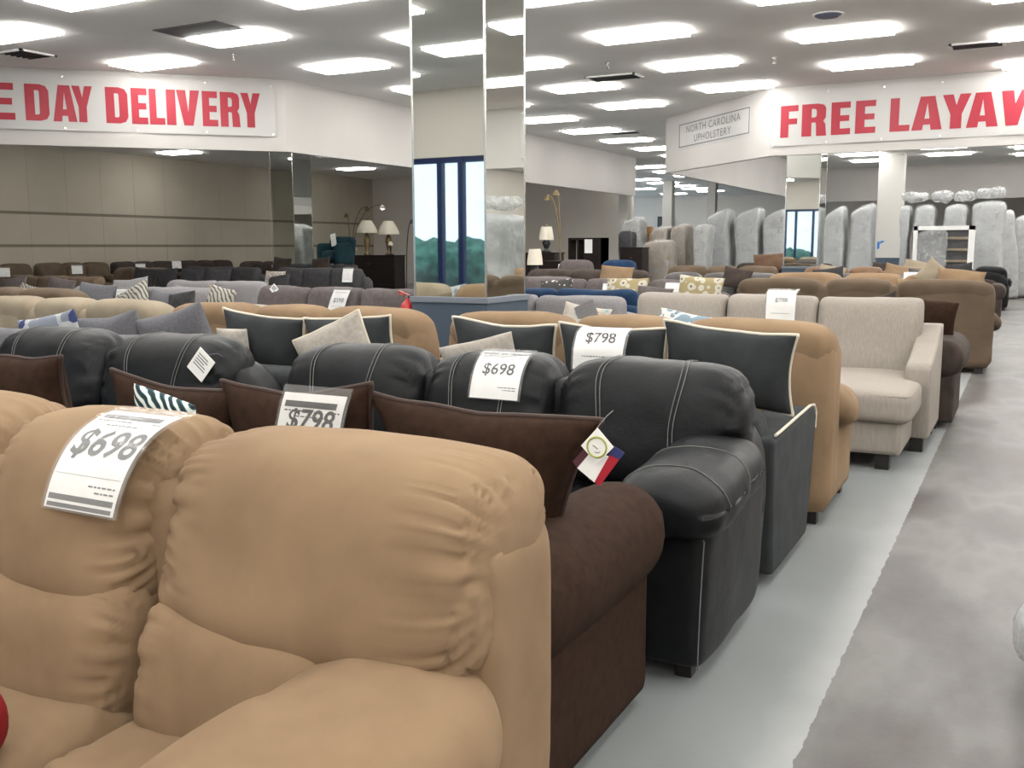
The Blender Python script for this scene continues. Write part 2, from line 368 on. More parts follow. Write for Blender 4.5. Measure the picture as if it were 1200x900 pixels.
# ------------------------------------------------------------------ the room
CE, FB = 4.3, 3.1          # ceiling height, underside of the bulkheads
def struct(name, mb, mat, **k):
    o = mb.build(name, mat, **k); o['kind'] = 'structure'; return o
struct('floor', MB().box(-25, 10, -1.6, 55, -.12, 0).box(-6.4, 10, -7.2, -1.6, -.12, 0), 'floor')
struct('ceiling', MB().box(-25, 10, -1.6, 55, CE, CE+.12).box(-6.4, 10, -7.2, -1.6, CE, CE+.12), 'ceiling')
wl = MB().box(-24.8, -24.53, -1.4, 34, 0, CE)
yy = -1.4
while yy < 33.9:
    for z0, z1 in ((.02, 1.50), (1.58, 2.40), (2.48, CE)):
        wl.box(-24.54, -24.5, yy+.003, yy+1.205, z0, z1)
    yy += 1.208
struct('wall_left', wl, 'slat')
struct('trim_9', MB().box(-24.535, -24.51, -1.4, 34, 1.5, 1.58).box(-24.535, -24.51, -1.4, 34, 2.40, 2.48), 'slatgap')
struct('wall_alcove', MB().box(-24.8, -13.1, 34, 34.2, 0, CE).box(-13.1, -12.95, 34, 34.2, 0, CE), 'wall')
struct('wall_back', MB().box(-25, 10, 54.4, 54.6, 0, CE), 'wall')
struct('wall_right', MB().box(9.4, 9.6, -7.2, 54.6, 0, CE), 'wall')
WX0, WX1, WY = -12.2, -7.9, -1.2
struct('wall_front', MB().box(-24.8, WX0, WY-.2, WY, 0, CE).box(WX1, -6.2, WY-.2, WY, 0, CE).box(-6.4, -6.2, -7, WY, 0, CE).box(-6.4, 9.6, -7.2, -7, 0, CE).box(WX0, WX1, WY-.2, WY, FB, CE).box(WX0, WX1, WY-.2, WY, 0, .22), 'wall')
def fascia(name, a, b, z0=FB):
    a = Vector((*a, 0)); b = Vector((*b, 0)); d = (b-a).normalized(); nrm = Vector((d.y, -d.x, 0))*.1
    return struct(name, MB().prism([a+Vector((0, 0, z0)), b+Vector((0, 0, z0)), b+Vector((0, 0, CE)), a+Vector((0, 0, CE))], nrm), 'fascia')
fascia('trim_1', (-11.42, 13.38), (-17.6, 7.2)); fascia('trim_2', (-11.42, 30.3), (-11.42, 13.38))
fascia('trim_3', (9.4, 18.35), (-4.33, 18.35)); fascia('trim_4', (-4.33, 18.35), (-7.36, 21.38)); fascia('trim_5', (-7.36, 21.38), (-7.36, 38)); fascia('trim_6', (9.4, 38), (-7.36, 38))
struct('trim_7', MB().box(-7.4, 9.4, 45, 45.2, 0, CE), 'wall')
# storefront window behind the camera, seen in the mirrored pillars
wf = MB()
for x in (WX0, -11.35, -10.5, -9.75, -9.3, -8.55, WX1): wf.box(x-.05, x+.05, WY-.16, WY-.02, .22, FB)
wf.box(WX0, WX1, WY-.15, WY-.03, FB-.1, FB).box(WX0, WX1, WY-.15, WY-.03, .22, .36)
wo = struct('window_1', wf, 'frame')
MB().box(WX0, WX1, WY-.1, WY-.09, .3, FB-.08).build('window_pane', 'glass', wo)
struct('trim_8', MB().box(-60, 30, -60, -1.5, -.2, -.1), 'asphalt')
for i, (x, h, r_) in enumerate([(-17.5, 1.6, 2.2), (-12.8, 1.15, 2.0), (-7.9, 1.5, 2.3)]):
    o = soft('hedge', 'foliage', None, (x-r_, x+r_), (-14-r_, -14+r_), (-.1, h), 3, (14, 14, 12), wr=.35, wf=1.6, seed=i)
    tag(o, ['leafy green hedge outside the storefront window, left one in the mirror', 'lower green hedge in the middle outside the storefront window', 'leafy green hedge outside the storefront window, right one in the mirror'][i], 'hedge')

# mirrored pillars on one structural line, with blue grey pedestals
def pillar(x0, y0, s, label):
    t = thing('mirrored_pillar', label, 'pillar', (x0+s/2, y0+s/2, 0)); h = s/2; zs = 1.03
    MB().box(-h-.02, h+.02, -h-.02, h+.02, 0, zs-.05).build('pedestal', 'bluegrey', t)
    MB().box(-h-.035, h+.035, -h-.035, h+.035, zs-.05, zs).build('sill', 'sill', t, bevel=.008)
    for q in range(4):
        MB().box(-h+.012, h-.012, -h, -h+.012, zs, CE).build('mirror_panel', 'mirror', t, rot=(0, 0, q*math.pi/2))
        MB().box(-h-.004, -h+.012, -h-.004, -h+.012, zs, CE).build('corner_trim', 'chrome', t, rot=(0, 0, q*math.pi/2))
    return t
pillar(-4.76, 7.2, .72, 'large mirror-clad pillar on a blue grey pedestal behind the tan sofas')
pillar(-4.76, 21.8, .72, 'mirror-clad pillar reflecting a blue window, below the red FREE banner')
pillar(-17.05, 19.3, .72, 'dim mirror-clad pillar in front of the pale panelled wall at left')
t = thing('white_pillar', 'square white pillar with a blue tape mark among the wrapped furniture', 'pillar', (-3.95, 33.1, 0))
MB().box(-.36, .36, -.36, .36, 1.1, CE).build('shaft', 'post', t); MB().box(-.37, .37, -.37, .37, 0, 1.1).build('pedestal', 'bluegrey', t)
MB().prism([(-.3, -.364, 1.35), (-.23, -.364, 1.4), (-.23, -.364, 1.62), (-.3, -.364, 1.58)], (0, .003, 0)).prism([(-.23, -.364, 1.52), (-.06, -.364, 1.62), (-.2, -.364, 1.63)], (0, .003, 0)).build('tape_mark', plain('blue_tape', (40, 110, 190)), t)
for i, (x, y, s) in enumerate([(-12.15, 31.2, .3), (-14.1, 41.5, .42), (-12.3, 42, .36)]):
    o = MB().box(x-s/2, x+s/2, y-s/2, y+s/2, 0, CE).build('square_post', 'post')
    tag(o, ['white square post at the end of the left bulkhead', 'slim white post far down the middle of the hall, left of the pair', 'slim white post far down the middle of the hall, right of the pair'][i], 'post')

# ceiling lights on a staggered 2.44 m grid
ORD = ['nearest', 'second', 'third', 'fourth', 'fifth', 'sixth', 'seventh', 'eighth', 'ninth', 'tenth', 'eleventh', 'twelfth', 'thirteenth', 'fourteenth', 'fifteenth', 'sixteenth', 'seventeenth', 'eighteenth', 'nineteenth', 'twentieth', 'twenty-first', 'twenty-second', 'twenty-third', 'farthest']
lf = MB()
for a in ((-.64, .64, -.335, -.305), (-.64, .64, .305, .335), (-.64, -.61, -.305, .305), (.61, .64, -.305, .305)): lf.box(a[0], a[1], a[2], a[3], -.006, 0)
def make_light(loc):
    t = thing('ceiling_light', 'light', 'ceiling light', loc)
    lf.build('frame', 'white', t); d = MB().box(-.61, .61, -.305, .305, -.042, -.002).build('diffuser', ['panel', 'rim'], t)
    for p in d.data.polygons: p.material_index = 1 if abs(p.normal.z) < .5 else 0  # lens sides get the stronger glow added to light the ceiling
    return t
first = make_light((0, 0, CE)); used = [False]
def light(x, y, label, group):
    o = first if not used[0] else copy_tree(first); used[0] = True
    o.location = (x, y, CE); o['label'] = label; o['group'] = group
cols = [(-12.16, 8.8, 'in the leftmost row, above the red DELIVERY banner', [8.8, 11.2]), (-9.72, 12.87, 'in the row along the left bulkhead', None), (-7.27, 14.09, 'in the row just left of the big mirrored pillar', None),
        (-4.83, 12.87, 'in the row above the big mirrored pillar', None), (-2.39, 14.09, 'in the row above the sofa ends', None), (.05, 12.87, 'in the row over the aisle', None),
        (2.5, 14.09, 'in the first row right of the aisle', None), (4.95, 12.87, 'in the second row right of the aisle', None), (7.4, 14.09, 'in the third row right of the aisle', None)]
for x, y0, where, ys in cols:
    if ys is None:
        y0 -= 2.44*(int(y0/2.44)+(3 if x > -6 else 0)); ys = []
        lim = 36
        while y0 < lim: ys.append(y0); y0 += 2.44
    front = 0
    for y in ys:
        if y < -6.5: continue
        if abs(y-38) < .5 or abs(y-45.1) < .6 or abs(y-18.4) < .45 or abs(x+7.27) < .1 and y > 21: continue
        if x < -8 and y > 30.5: continue
        back = (x > -7 and y > 18.3)
        if back:
            light(x, y, 'small bright ceiling light seen below or hidden by the right-hand bulkhead', 'lights beyond the right bulkhead')
        elif y > 33 or x < -9 and y > 31:
            light(x, y, 'small far ceiling light down the middle of the hall between the bulkheads', 'lights far down the hall')
        else:
            light(x, y, f'bright rectangular ceiling light, {ORD[front]} {where}', 'lights of the main hall'); front += 1
for x, y in [(-12.16, 33.6), (-12.16, 36.05), (-12.16, 38.5), (-14.6, 39.7), (-14.6, 42.15), (-14.6, 44.6), (-14.6, 47.05), (-14.6, 49.5), (-17.05, 41), (-17.05, 46), (-17.05, 51), (-20, 44), (-20, 50)]: light(x, y, 'small far ceiling light down the middle of the hall between the bulkheads', 'lights far down the hall')
for i, (x, y) in enumerate([(-22.6, 21.65), (-21.7, 29.1), (-19.0, 24.6), (-16.2, 17.5), (-20.5, 13.5), (-16.6, 28.0), (-18.6, 15.5), (-21.5, 17.0), (-14.2, 21.5)]):  # visible pair first, then unseen lights added to brighten the alcove
    light(x, y, ['small ceiling light just under the red DELIVERY banner, over the panelled wall', 'small ceiling light under the plain end of the left bulkhead', 'ceiling light above the dim mirrored pillar at left', 'ceiling light hidden behind the left end of the DELIVERY banner', 'ceiling light hidden behind the middle of the DELIVERY banner', 'ceiling light hidden behind the plain part of the left bulkhead', 'ceiling light behind the letters DAY of the left banner', 'ceiling light near the panelled wall, behind the left banner', 'ceiling light just behind the long plain stretch of the left bulkhead'][i], 'lights in the left alcove')
# ceiling fittings
def grille(x, y, sx, sy, label, kind='vent'):
    t = thing('ceiling_vent', label, 'vent', (x, y, CE))
    b = MB()
    for a in ((-sx, sx, -sy, -sy+.04), (-sx, sx, sy-.04, sy), (-sx, -sx+.04, -sy, sy), (sx-.04, sx, -sy, sy)): b.box(*a, -.025, 0)
    b.build('frame', 'white', t); s_ = MB(); n = 6
    for i in range(n): yk = -sy+.06+(2*sy-.12)*i/(n-1); s_.box(-sx+.04, sx-.04, yk-.012, yk+.012, -.02, -.004)
    s_.build('slats', 'darkgrille', t); MB().box(-sx+.03, sx-.03, -sy+.03, sy-.03, -.004, 0).build('backing', 'darkgrille', t)
grille(-13.27, 9.83, .3, .3, 'square ceiling vent above the left end of the red DELIVERY banner'); grille(-6.38, 15.84, .45, .25, 'dark square ceiling vent right of the big mirrored pillar')
grille(-9.13, 23.44, .4, .25, 'faint ceiling vent farther down the hall'); grille(-.84, 15.85, .36, .22, 'white ceiling vent above the LAYAWAY banner')
o = MB().box(-10.38, -9.27, 9.58, 10.11, CE-.012, CE).build('ceiling_board', 'void'); tag(o, 'dark grey board filling a light opening in the ceiling at left', 'board')  # dark sheet painted for the shade inside an open ceiling panel
t = thing('ceiling_speaker', 'round blue grey speaker in the ceiling near the top right', 'speaker', (-2.39, 12.96, CE))
MB().lathe([(.0, -.03), (.13, -.03), (.16, -.015), (.165, 0)], 24, cap=False).build('grille', plain('blue_grey_grille', (96, 98, 122)), t)
MB().lathe([(.165, -.01), (.19, -.01), (.19, 0), (.165, 0)], 24, cap=False).build('ring', 'white', t)
for i, (x, y) in enumerate([(-6.0, 14.6), (-3.6, 15.4), (-4.5, 19.6), (-10.6, 11.3)]):
    t = thing('sprinkler', ['small ceiling sprinkler right of the big mirrored pillar', 'small ceiling sprinkler left of the FREE banner', 'small ceiling sprinkler near the white lettered sign', 'small ceiling sprinkler above the end of the DELIVERY banner'][i], 'sprinkler', (x, y, CE))
    MB().lathe([(.04, 0), (.04, -.01), (.012, -.012), (.012, -.07)], 10).build('stem', 'chrome', t); MB().lathe([(.03, -.085), (.03, -.09)], 10).build('deflector', 'chrome', t)

# banners: block letters built from polygons in a unit box
def glyph(c):
    if c == 'E': return [[(0, 0), (.46, 0), (.46, 1), (0, 1)], [(0, 0), (1, 0), (1, .19), (0, .19)], [(0, .41), (.93, .41), (.93, .59), (0, .59)], [(0, .81), (.98, .81), (.98, 1), (0, 1)]]
    if c == 'F': return glyph('E')[:1]+glyph('E')[2:]
    if c == 'L': return glyph('E')[:2]
    if c == 'I': return [[(0, 0), (1, 0), (1, 1), (0, 1)]]
    if c == 'V': return [[(.3, 0), (.7, 0), (.52, .25), (.4, 1), (0, 1)], [(.3, 0), (.7, 0), (1, 1), (.6, 1), (.48, .25)]]
    if c == 'A': return [[(0, 0), (.36, 0), (.5, .8), (.62, 1), (.26, 1)], [(1, 0), (.64, 0), (.5, .8), (.38, 1), (.74, 1)], [(.2, .16), (.8, .16), (.78, .34), (.22, .34)]]
    if c == 'Y': return [[(.3, 0), (.7, 0), (.7, .42), (.3, .42)], [(.3, .42), (.7, .42), (.55, .55), (.38, 1), (0, 1)], [(.3, .42), (.7, .42), (1, 1), (.62, 1), (.45, .55)]]
    if c == 'W': return [[(.12, 0), (.38, 0), (.26, 1), (0, 1)], [(.12, 0), (.38, 0), (.58, 1), (.42, 1)], [(.62, 0), (.88, 0), (.58, 1), (.42, 1)], [(.62, 0), (.88, 0), (1, 1), (.74, 1)]]
    if c == 'M': return [[(0, 0), (.27, 0), (.27, 1), (0, 1)], [(.73, 0), (1, 0), (1, 1), (.73, 1)], [(.4, 0), (.6, 0), (.35, 1), (.1, 1)], [(.4, 0), (.6, 0), (.9, 1), (.65, 1)]]
    def ring(o, i): return [[o[k], o[k+1], i[k+1], i[k]] for k in range(len(o)-1)]
    if c == 'D': return ring([(0, 0), (.62, 0), (.88, .05), (1, .18), (1, .82), (.88, .95), (.62, 1), (0, 1)], [(.4, .17), (.52, .17), (.58, .18), (.6, .22), (.6, .78), (.58, .82), (.52, .83), (.4, .83)])+[[(0, 0), (.4, .17), (.4, .83), (0, 1)]]
    if c == 'R': return [[(0, 0), (.4, 0), (.4, 1), (0, 1)], [(.6, 0), (1, 0), (.96, .36), (.86, .47), (.5, .5), (.58, .38)]]+ring([(.4, .42), (.86, .44), (.97, .56), (.98, .84), (.9, .95), (.66, 1), (.3, 1)], [(.4, .58), (.54, .58), (.6, .62), (.6, .78), (.56, .83), (.5, .84), (.3, .84)])
    if c == 'S': return ring([(0, .3), (0, .12), (.2, 0), (.8, 0), (1, .15), (1, .42), (.42, .66), (.4, .84), (.6, .84), (.6, .7), (1, .7)], [(.4, .3), (.4, .17), (.5, .16), (.58, .18), (.6, .25), (.6, .34), (.02, .58), (0, .85), (.2, 1), (.8, 1), (1, .88)])
def banner(name, label, org, d, s0, s1, z0, z1, letters, zb, zt, sag):
    """vinyl sheet along direction d from org, slightly rippled; letters printed on its face"""
    d = Vector(d).normalized(); nrm = Vector((d.y, -d.x, 0))       # towards the hall
    rip = lambda s, z: .006+.012*math.sin(s*2.1+z*3)+.006*math.sin(s*5.3-z*4)
    P = lambda s, z, o: Vector(org)+d*s+nrm*(.02+rip(s, z)+o)+Vector((0, 0, z))
    t = thing(name, label, 'banner', (org[0]+d.x*(s0+s1)/2, org[1]+d.y*(s0+s1)/2, z0))
    off = Vector(t.location); n = 48; k = 8; V = []; Fc = []
    for i in range(n+1):
        for j in range(k+1):
            s = s0+(s1-s0)*i/n; z = z0+(z1-z0)*j/k; z += sag*math.sin(i/n*math.pi*5)**2*(1 if j == k else 0)*-1
            V.append(P(s, z, 0)-off)
    for i in range(n):
        for j in range(k): q = i*(k+1)+j; Fc.append((q, q+k+1, q+k+2, q+1))
    sh = link('sheet', mesh('sheet', V, Fc), 'vinyl', t, smooth=True)
    b = MB()
    for c, a0, a1 in letters:
        lb = MB()
        for pg in glyph(c):
            me = bmesh.new(); vs = [me.verts.new((a0+(a1-a0)*u, zb+(zt-zb)*v, 0)) for u, v in pg]; me.faces.new(vs)
            bmesh.ops.subdivide_edges(me, edges=me.edges[:], cuts=2, use_grid_fill=True); bmesh.ops.triangulate(me, faces=me.faces[:])
            me.verts.index_update(); lb.add([P(v.co.x, v.co.y, .004)-off for v in me.verts], [tuple(v.index for v in f.verts) for f in me.faces]); me.free()
        lb.build('red_letter', 'red_ink', sh)
    g = MB()
    for s in np.linspace(s0+.05, s1-.05, 7):
        for z in (z0+.04, z1-.04):
            c = P(s, z, .004)-off; g.tube([c, c+nrm*.006], .018, 8)
    g.build('grommets', 'chrome', t); return t
LL = [('S', -6.42, -6.02), ('A', -5.96, -5.5), ('M', -5.42, -4.78), ('E', -4.7, -4.2), ('D', -4.051, -3.703), ('A', -3.653, -3.299), ('Y', -3.363, -3.056), ('D', -2.863, -2.525), ('E', -2.473, -2.223), ('L', -2.196, -1.957), ('I', -1.93, -1.783), ('V', -1.77, -1.405), ('E', -1.364, -1.117), ('R', -1.076, -.758), ('Y', -.744, -.421)]
banner('hanging_banner', 'long white banner with red letters DAY DELIVERY on the left bulkhead', (-11.42, 13.38, 0), (1, 1, 0), -6.8, -.17, 3.34, 4.22, LL, 3.48, 4.05, .02)
RL = [('F', .19, .51), ('R', .57, 1.0), ('E', 1.08, 1.41), ('E', 1.49, 1.83), ('L', 2.06, 2.38), ('A', 2.41, 2.89), ('Y', 2.88, 3.32), ('A', 3.26, 3.74), ('W', 3.77, 4.46), ('A', 4.46, 4.94), ('Y', 4.93, 5.37)]
banner('hanging_banner', 'long white banner with red letters FREE LAYAWAY on the right bulkhead', (-4.33, 18.35, 0), (1, 0, 0), .04, 5.7, 3.26, 4.22, RL, 3.41, 3.97, .02)
# lettered sign on the angled bulkhead
t = thing('wall_sign', 'framed grey lettering NORTH CAROLINA UPHOLSTERY on the angled white bulkhead', 'sign', (-5.86, 19.88, 3.83), R(-45))
b = MB(); W2, H2 = 1.45, .245
for a in ((-W2, W2, H2-.02, H2), (-W2, W2, -H2, -H2+.02), (-W2, -W2+.02, -H2, H2), (W2-.02, W2, -H2, H2)): b.box(a[0], a[1], -.012, -.002, a[2], a[3])
b.build('border', 'ink', t); MB().box(-W2-.04, W2+.04, -.006, .0, -H2-.04, H2+.04).build('sheet', 'vinyl', t)
for body, z, sc, sp in (('NORTH CAROLINA', .1, .21, 1.12), ('UPHOLSTERY', -.115, .21, 1.12)):
    V, Fc = text_geo(body, sc, .0, 0, sp); MB().add([(x*1.12, -.0135, y+z) for x, y, _ in V], Fc).build('lettering', 'ink', t)

# ------------------------------------------------------------------ sofas (local frame: front is -y, width along x, origin on the floor)
def feet(t, W, y0, y1, h=.09, s=.035):
    for x in (-W/2+.1, W/2-.1):
        for y in (y0, y1): MB().box(x-s, x+s, y-s, y+s, 0, h).build('foot', 'foot', t, bevel=.006)
def rbox(name, mat, t, x0, x1, y0, y1, z0, z1, b=.03, **k):
    o = MB().box(x0, x1, y0, y1, z0, z1).build(name, mat, t, bevel=b, smooth=True, **k); return o
def edges3(W, mid):
    return [(-W/2, -mid/2), (-mid/2, mid/2), (mid/2, W/2)]

def padded_sofa(label, mat, W=2.2, mid=None, hi=False, group=None):
    """pillow-top-arm sofa with a thick bustle cushion over a lumbar cushion on each seat"""
    t = thing('sofa', label, 'sofa', group=group); mid = mid or W*.27; E3 = edges3(W, mid)
    k = 4 if hi else 1; n = lambda a, b, c: (a*k, b*k, c*k)
    rbox('base', mat, t, -W/2+.03, W/2-.03, -.44, .36, .07, .36, .04); feet(t, W, -.36, .38, .08)
    soft('back_panel', mat, t, (-W/2, W/2), (.2, .475), (.06, .99 if not hi else .95), (40, 14, 12) if not hi else (30, 10, 12), n(14, 6, 10), wr=.004, wf=6, fn=lambda Q, P: P+np.stack([0*P[:, 0], .02*(P[:, 2]-.5), 0*P[:, 0]], 1))
    lean = lambda Q, P, lo=1, hi_=1: np.stack([P[:, 0], P[:, 1]+.28*(P[:, 2]-.84)-.03*np.cos(Q[:, 0]*1.5)+.045*np.where(Q[:, 0] < 0, lo, hi_)*np.abs(Q[:, 0])**4*(1-Q[:, 2]**2)*np.clip(-Q[:, 1], 0, 1), P[:, 2]-.03*np.abs(Q[:, 0])**4*(Q[:, 2] > 0)*Q[:, 2]], 1)
    gap = .004
    for i, (a, b) in enumerate(E3):
        o = soft('top_cushion', mat, t, (a+gap, b-gap), (.14, .49), (.645, 1.07), (10, 3, 3.6), n(14, 8, 10), lambda Q, P, i=i: lean(Q, P, 0 if i == 0 else 1, 0 if i == 2 else 1), .008, 3.2, i+2, .016 if hi else .006, 40); 
    leanl = lambda Q, P: np.stack([P[:, 0], P[:, 1]+.2*(P[:, 2]-.55)+.02*np.abs(Q[:, 0])**4*np.clip(-Q[:, 1], 0, 1), P[:, 2]], 1)
    iw = W/2-.23; s = 2*iw/3
    for i in range(3):
        a = -iw+s*i
        soft('lumbar_cushion', mat, t, (a+gap, a+s-gap), (.03, .36), (.40, .76), (7, 2.8, 3.4), n(12, 7, 8), leanl, .012, 4, i+8, .013 if hi else .006, 36)
        soft('seat_cushion', mat, t, (a+gap, a+s-gap), (-.5, .22), (.3, .5), (8, 5, 3), n(10, 12, 5), None, .012, 4, i+14, .008, 16)
    for sg in (-1, 1):
        a, b = sorted((sg*(W/2-.035), sg*(W/2-.24)))
        soft('arm_panel', mat, t, (a, b), (-.47, .36), (.06, .56), 14, n(5, 10, 7), wr=.006, wf=6, seed=3)
        a, b = sorted((sg*(W/2+.035), sg*(W/2-.38)))
        ap = lambda Q, P: np.stack([P[:, 0]+sg*.03*Q[:, 1], P[:, 1], P[:, 2]+.05*np.clip(Q[:, 1], -1, 1)-.06*(sg*Q[:, 0] > 0)*np.abs(Q[:, 0])**2], 1)
        soft('arm_pillow', mat, t, (a, b), (-.56, .25), (.47, .70), (3, 5, 2.6), n(9, 14, 7), ap, .014, 5, 5, 0)
    return t

def rolled_arm_sofa(label, mat, W=1.9, group=None):
    t = thing('sofa', label, 'sofa', group=group)
    rbox('base', mat, t, -W/2+.1, W/2-.1, -.44, .44, .05, .34, .03); feet(t, W-.1, -.38, .38, .06)
    soft('back_panel', mat, t, (-W/2+.1, W/2-.1), (.24, .46), (.2, .8), 7, (12, 5, 8), lambda Q, P: P+np.stack([0*P[:, 0], .12*(P[:, 2]-.5), 0*P[:, 0]], 1))
    s = (W-.5)/2
    for i in range(2): soft('seat_cushion', mat, t, (-W/2+.25+s*i+.004, -W/2+.25+s*(i+1)-.004), (-.45, .24), (.32, .5), 6, (9, 9, 5), None, .006, 4, i)
    for sg in (-1, 1):
        a, b = sorted((sg*(W/2-.0), sg*(W/2-.24)))
        rbox('arm_panel', mat, t, a, b, -.45, .4, .05, .56, .03)
        c = sg*(W/2-.1); P = []
        o = soft('arm_roll', mat, t, (c-.17, c+.17), (-.47, .42), (.40, .73), 2.15, (16, 16, 16), lambda Q, P: np.stack([c+(P[:, 0]-c)*(1.0/np.maximum(.25, (1-np.minimum(np.abs(Q[:, 1]), .97)**2.15)**(1/2.15)))*(1-.12*np.abs(Q[:, 1])**6), P[:, 1], .565+(P[:, 2]-.565)*(1.0/np.maximum(.25, (1-np.minimum(np.abs(Q[:, 1]), .97)**2.15)**(1/2.15)))*(1-.12*np.abs(Q[:, 1])**6)], 1), .003, 6)
    return t

def leather_sofa(label, mat, W=2.35, cushions=3, mid=.64, hi=True, group=None):
    """leather sofa: bustle back cushions with double stitched bands, stuffed pillow-top arms"""
    t = thing('sofa', label, 'sofa', group=group); k = 2 if hi else 1; n = lambda a, b, c: (a*k, b*k, c*k)
    rbox('base', mat, t, -W/2+.05, W/2-.05, -.4, .4, .06, .36, .03); feet(t, W, -.36, .38, .07, .03)
    soft('back_panel', mat, t, (-W/2+.02, W/2-.02), (.18, .46), (.06, .9), 7, n(12, 5, 8), lambda Q, P: P+np.stack([0*P[:, 0], .06*(P[:, 2]-.5), -.14*np.abs(Q[:, 0])**8*(Q[:, 2] > 0)], 1), .006, 5)
    E3 = edges3(W-.1, mid) if cushions == 3 else [(-W/2+.18, 0), (0, W/2-.18)]
    fn = lambda Q, P: np.stack([P[:, 0], P[:, 1]+.22*(P[:, 2]-.8), P[:, 2]-.025*np.abs(Q[:, 0])**3*(Q[:, 2] > 0)], 1)
    for i, (a, b) in enumerate(E3):
        X, Y, Z = (a+.003, b-.003), (.1, .44), (.5, 1.0)
        o = soft('back_cushion', mat, t, X, Y, Z, (6.5, 3, 3.6), n(16, 8, 11), fn, .008, 5, i+20, .018, 30)
        for u in (-.42, -.38, .3, .34):
            path = on_soft(X, Y, Z, (6.5, 3, 3.6), fn, [(u, -math.cos(th)*.95, math.sin(th)*.95) for th in np.linspace(-.9, 1.9, 26)], .004, .008, 5, i+20, .018, 30)
            if hi: MB().tube(path, .0019, 5).build('stitching', 'stitch', o)
    iw = W/2-.3; m_ = cushions; s = 2*iw/m_
    for i in range(m_): soft('seat_cushion', mat, t, (-iw+s*i+.003, -iw+s*(i+1)-.003), (-.47, .2), (.3, .5), 4, n(9, 9, 5), None, .012, 5, i+30, .008, 16)
    for sg in (-1, 1):
        a, b = sorted((sg*(W/2), sg*(W/2-.27)))
        ar = soft('arm_panel', mat, t, (a, b), (-.48, .34), (.05, .58), 9, n(6, 10, 8), lambda Q, P: np.stack([P[:, 0]-sg*.03*(P[:, 2] < .25)*(.25-P[:, 2])*2, P[:, 1]+.05*((P[:, 2]-.05)/.5)**2*(Q[:, 1] < -.5), P[:, 2]], 1), .005, 5)
        if hi:
            c = (a+b)/2; h = .115; b_ = MB(); b_.tube([(c-h, -.486+.05*((z-.05)/.5)**2, z) for z in np.linspace(.08, .5, 8)]+[(c-h+.03, -.436, .535), (c+h-.03, -.436, .535)]+[(c+h, -.486+.05*((z-.05)/.5)**2, z) for z in np.linspace(.5, .08, 8)], .002, 5); b_.build('stitching', 'stitch', ar)
        a, b = sorted((sg*(W/2+.04), sg*(W/2-.34)))
        X, Y, Z = (a, b), (-.52, .22), (.5, .74)
        fa = lambda Q, P: np.stack([P[:, 0], P[:, 1], P[:, 2]+.025*Q[:, 1]-.03*Q[:, 0]**2*(Q[:, 2] > 0)], 1)
        o = soft('arm_pillow', mat, t, X, Y, Z, (4, 5, 3), n(10, 14, 8), fa, .01, 6, 41, 0)
        if hi:
            for v in (-.55, .1): MB().tube(on_soft(X, Y, Z, (4, 5, 3), fa, [(math.sin(q), v, math.cos(q)) for q in np.linspace(-1.5, 1.5, 22)], .002, .01, 6, 41), .0018, 5).build('stitching', 'stitch', o)
    return t

def piped_sofa(label, W=1.95, group=None):
    """slate suede sofa: flared track arms edged with ivory piping; its loose pillows are things of their own"""
    t = thing('sofa', label, 'sofa', group=group); mat = 'grey'
    rbox('base', mat, t, -W/2+.1, W/2-.1, -.4, .36, .07, .34, .03); feet(t, W-.14, -.36, .36, .08)
    soft('back_panel', mat, t, (-W/2+.06, W/2-.06), (.2, .45), (.07, .8), 8, (12, 5, 8), lambda Q, P: P+np.stack([0*P[:, 0], .1*(P[:, 2]-.5), 0*P[:, 0]], 1))
    ns = max(2, round((W-.4)/.62)); s = (W-.4)/ns
    for i in range(ns): soft('seat_cushion', mat, t, (-W/2+.2+s*i+.004, -W/2+.2+s*(i+1)-.004), (-.45, .22), (.3, .49), 5, (9, 9, 5), None, .006, 4, i)
    for sg in (-1, 1):
        prof = [(-.34, .05), (.40, .05), (.44, .45), (.44, .65), (-.33, .675), (-.43, .665), (-.485, .625), (-.45, .45)]   # (y, z) outline, flaring to the front
        a = sg*(W/2); bq = sg*(W/2-.2)
        mb = MB().prism([(bq, y, z) for y, z in prof], (a-bq, 0, 0))
        ap = mb.build('arm', mat, t, bevel=.025, smooth=True)
        MB().tube([(a-sg*.006, y, z+.004) for y, z in [(.40, .66), (.3, .662), (0, .672), (-.33, .682), (-.43, .672), (-.488, .63), (-.478, .55)]], .007, 6).build('piping', 'piping', ap)
    return t

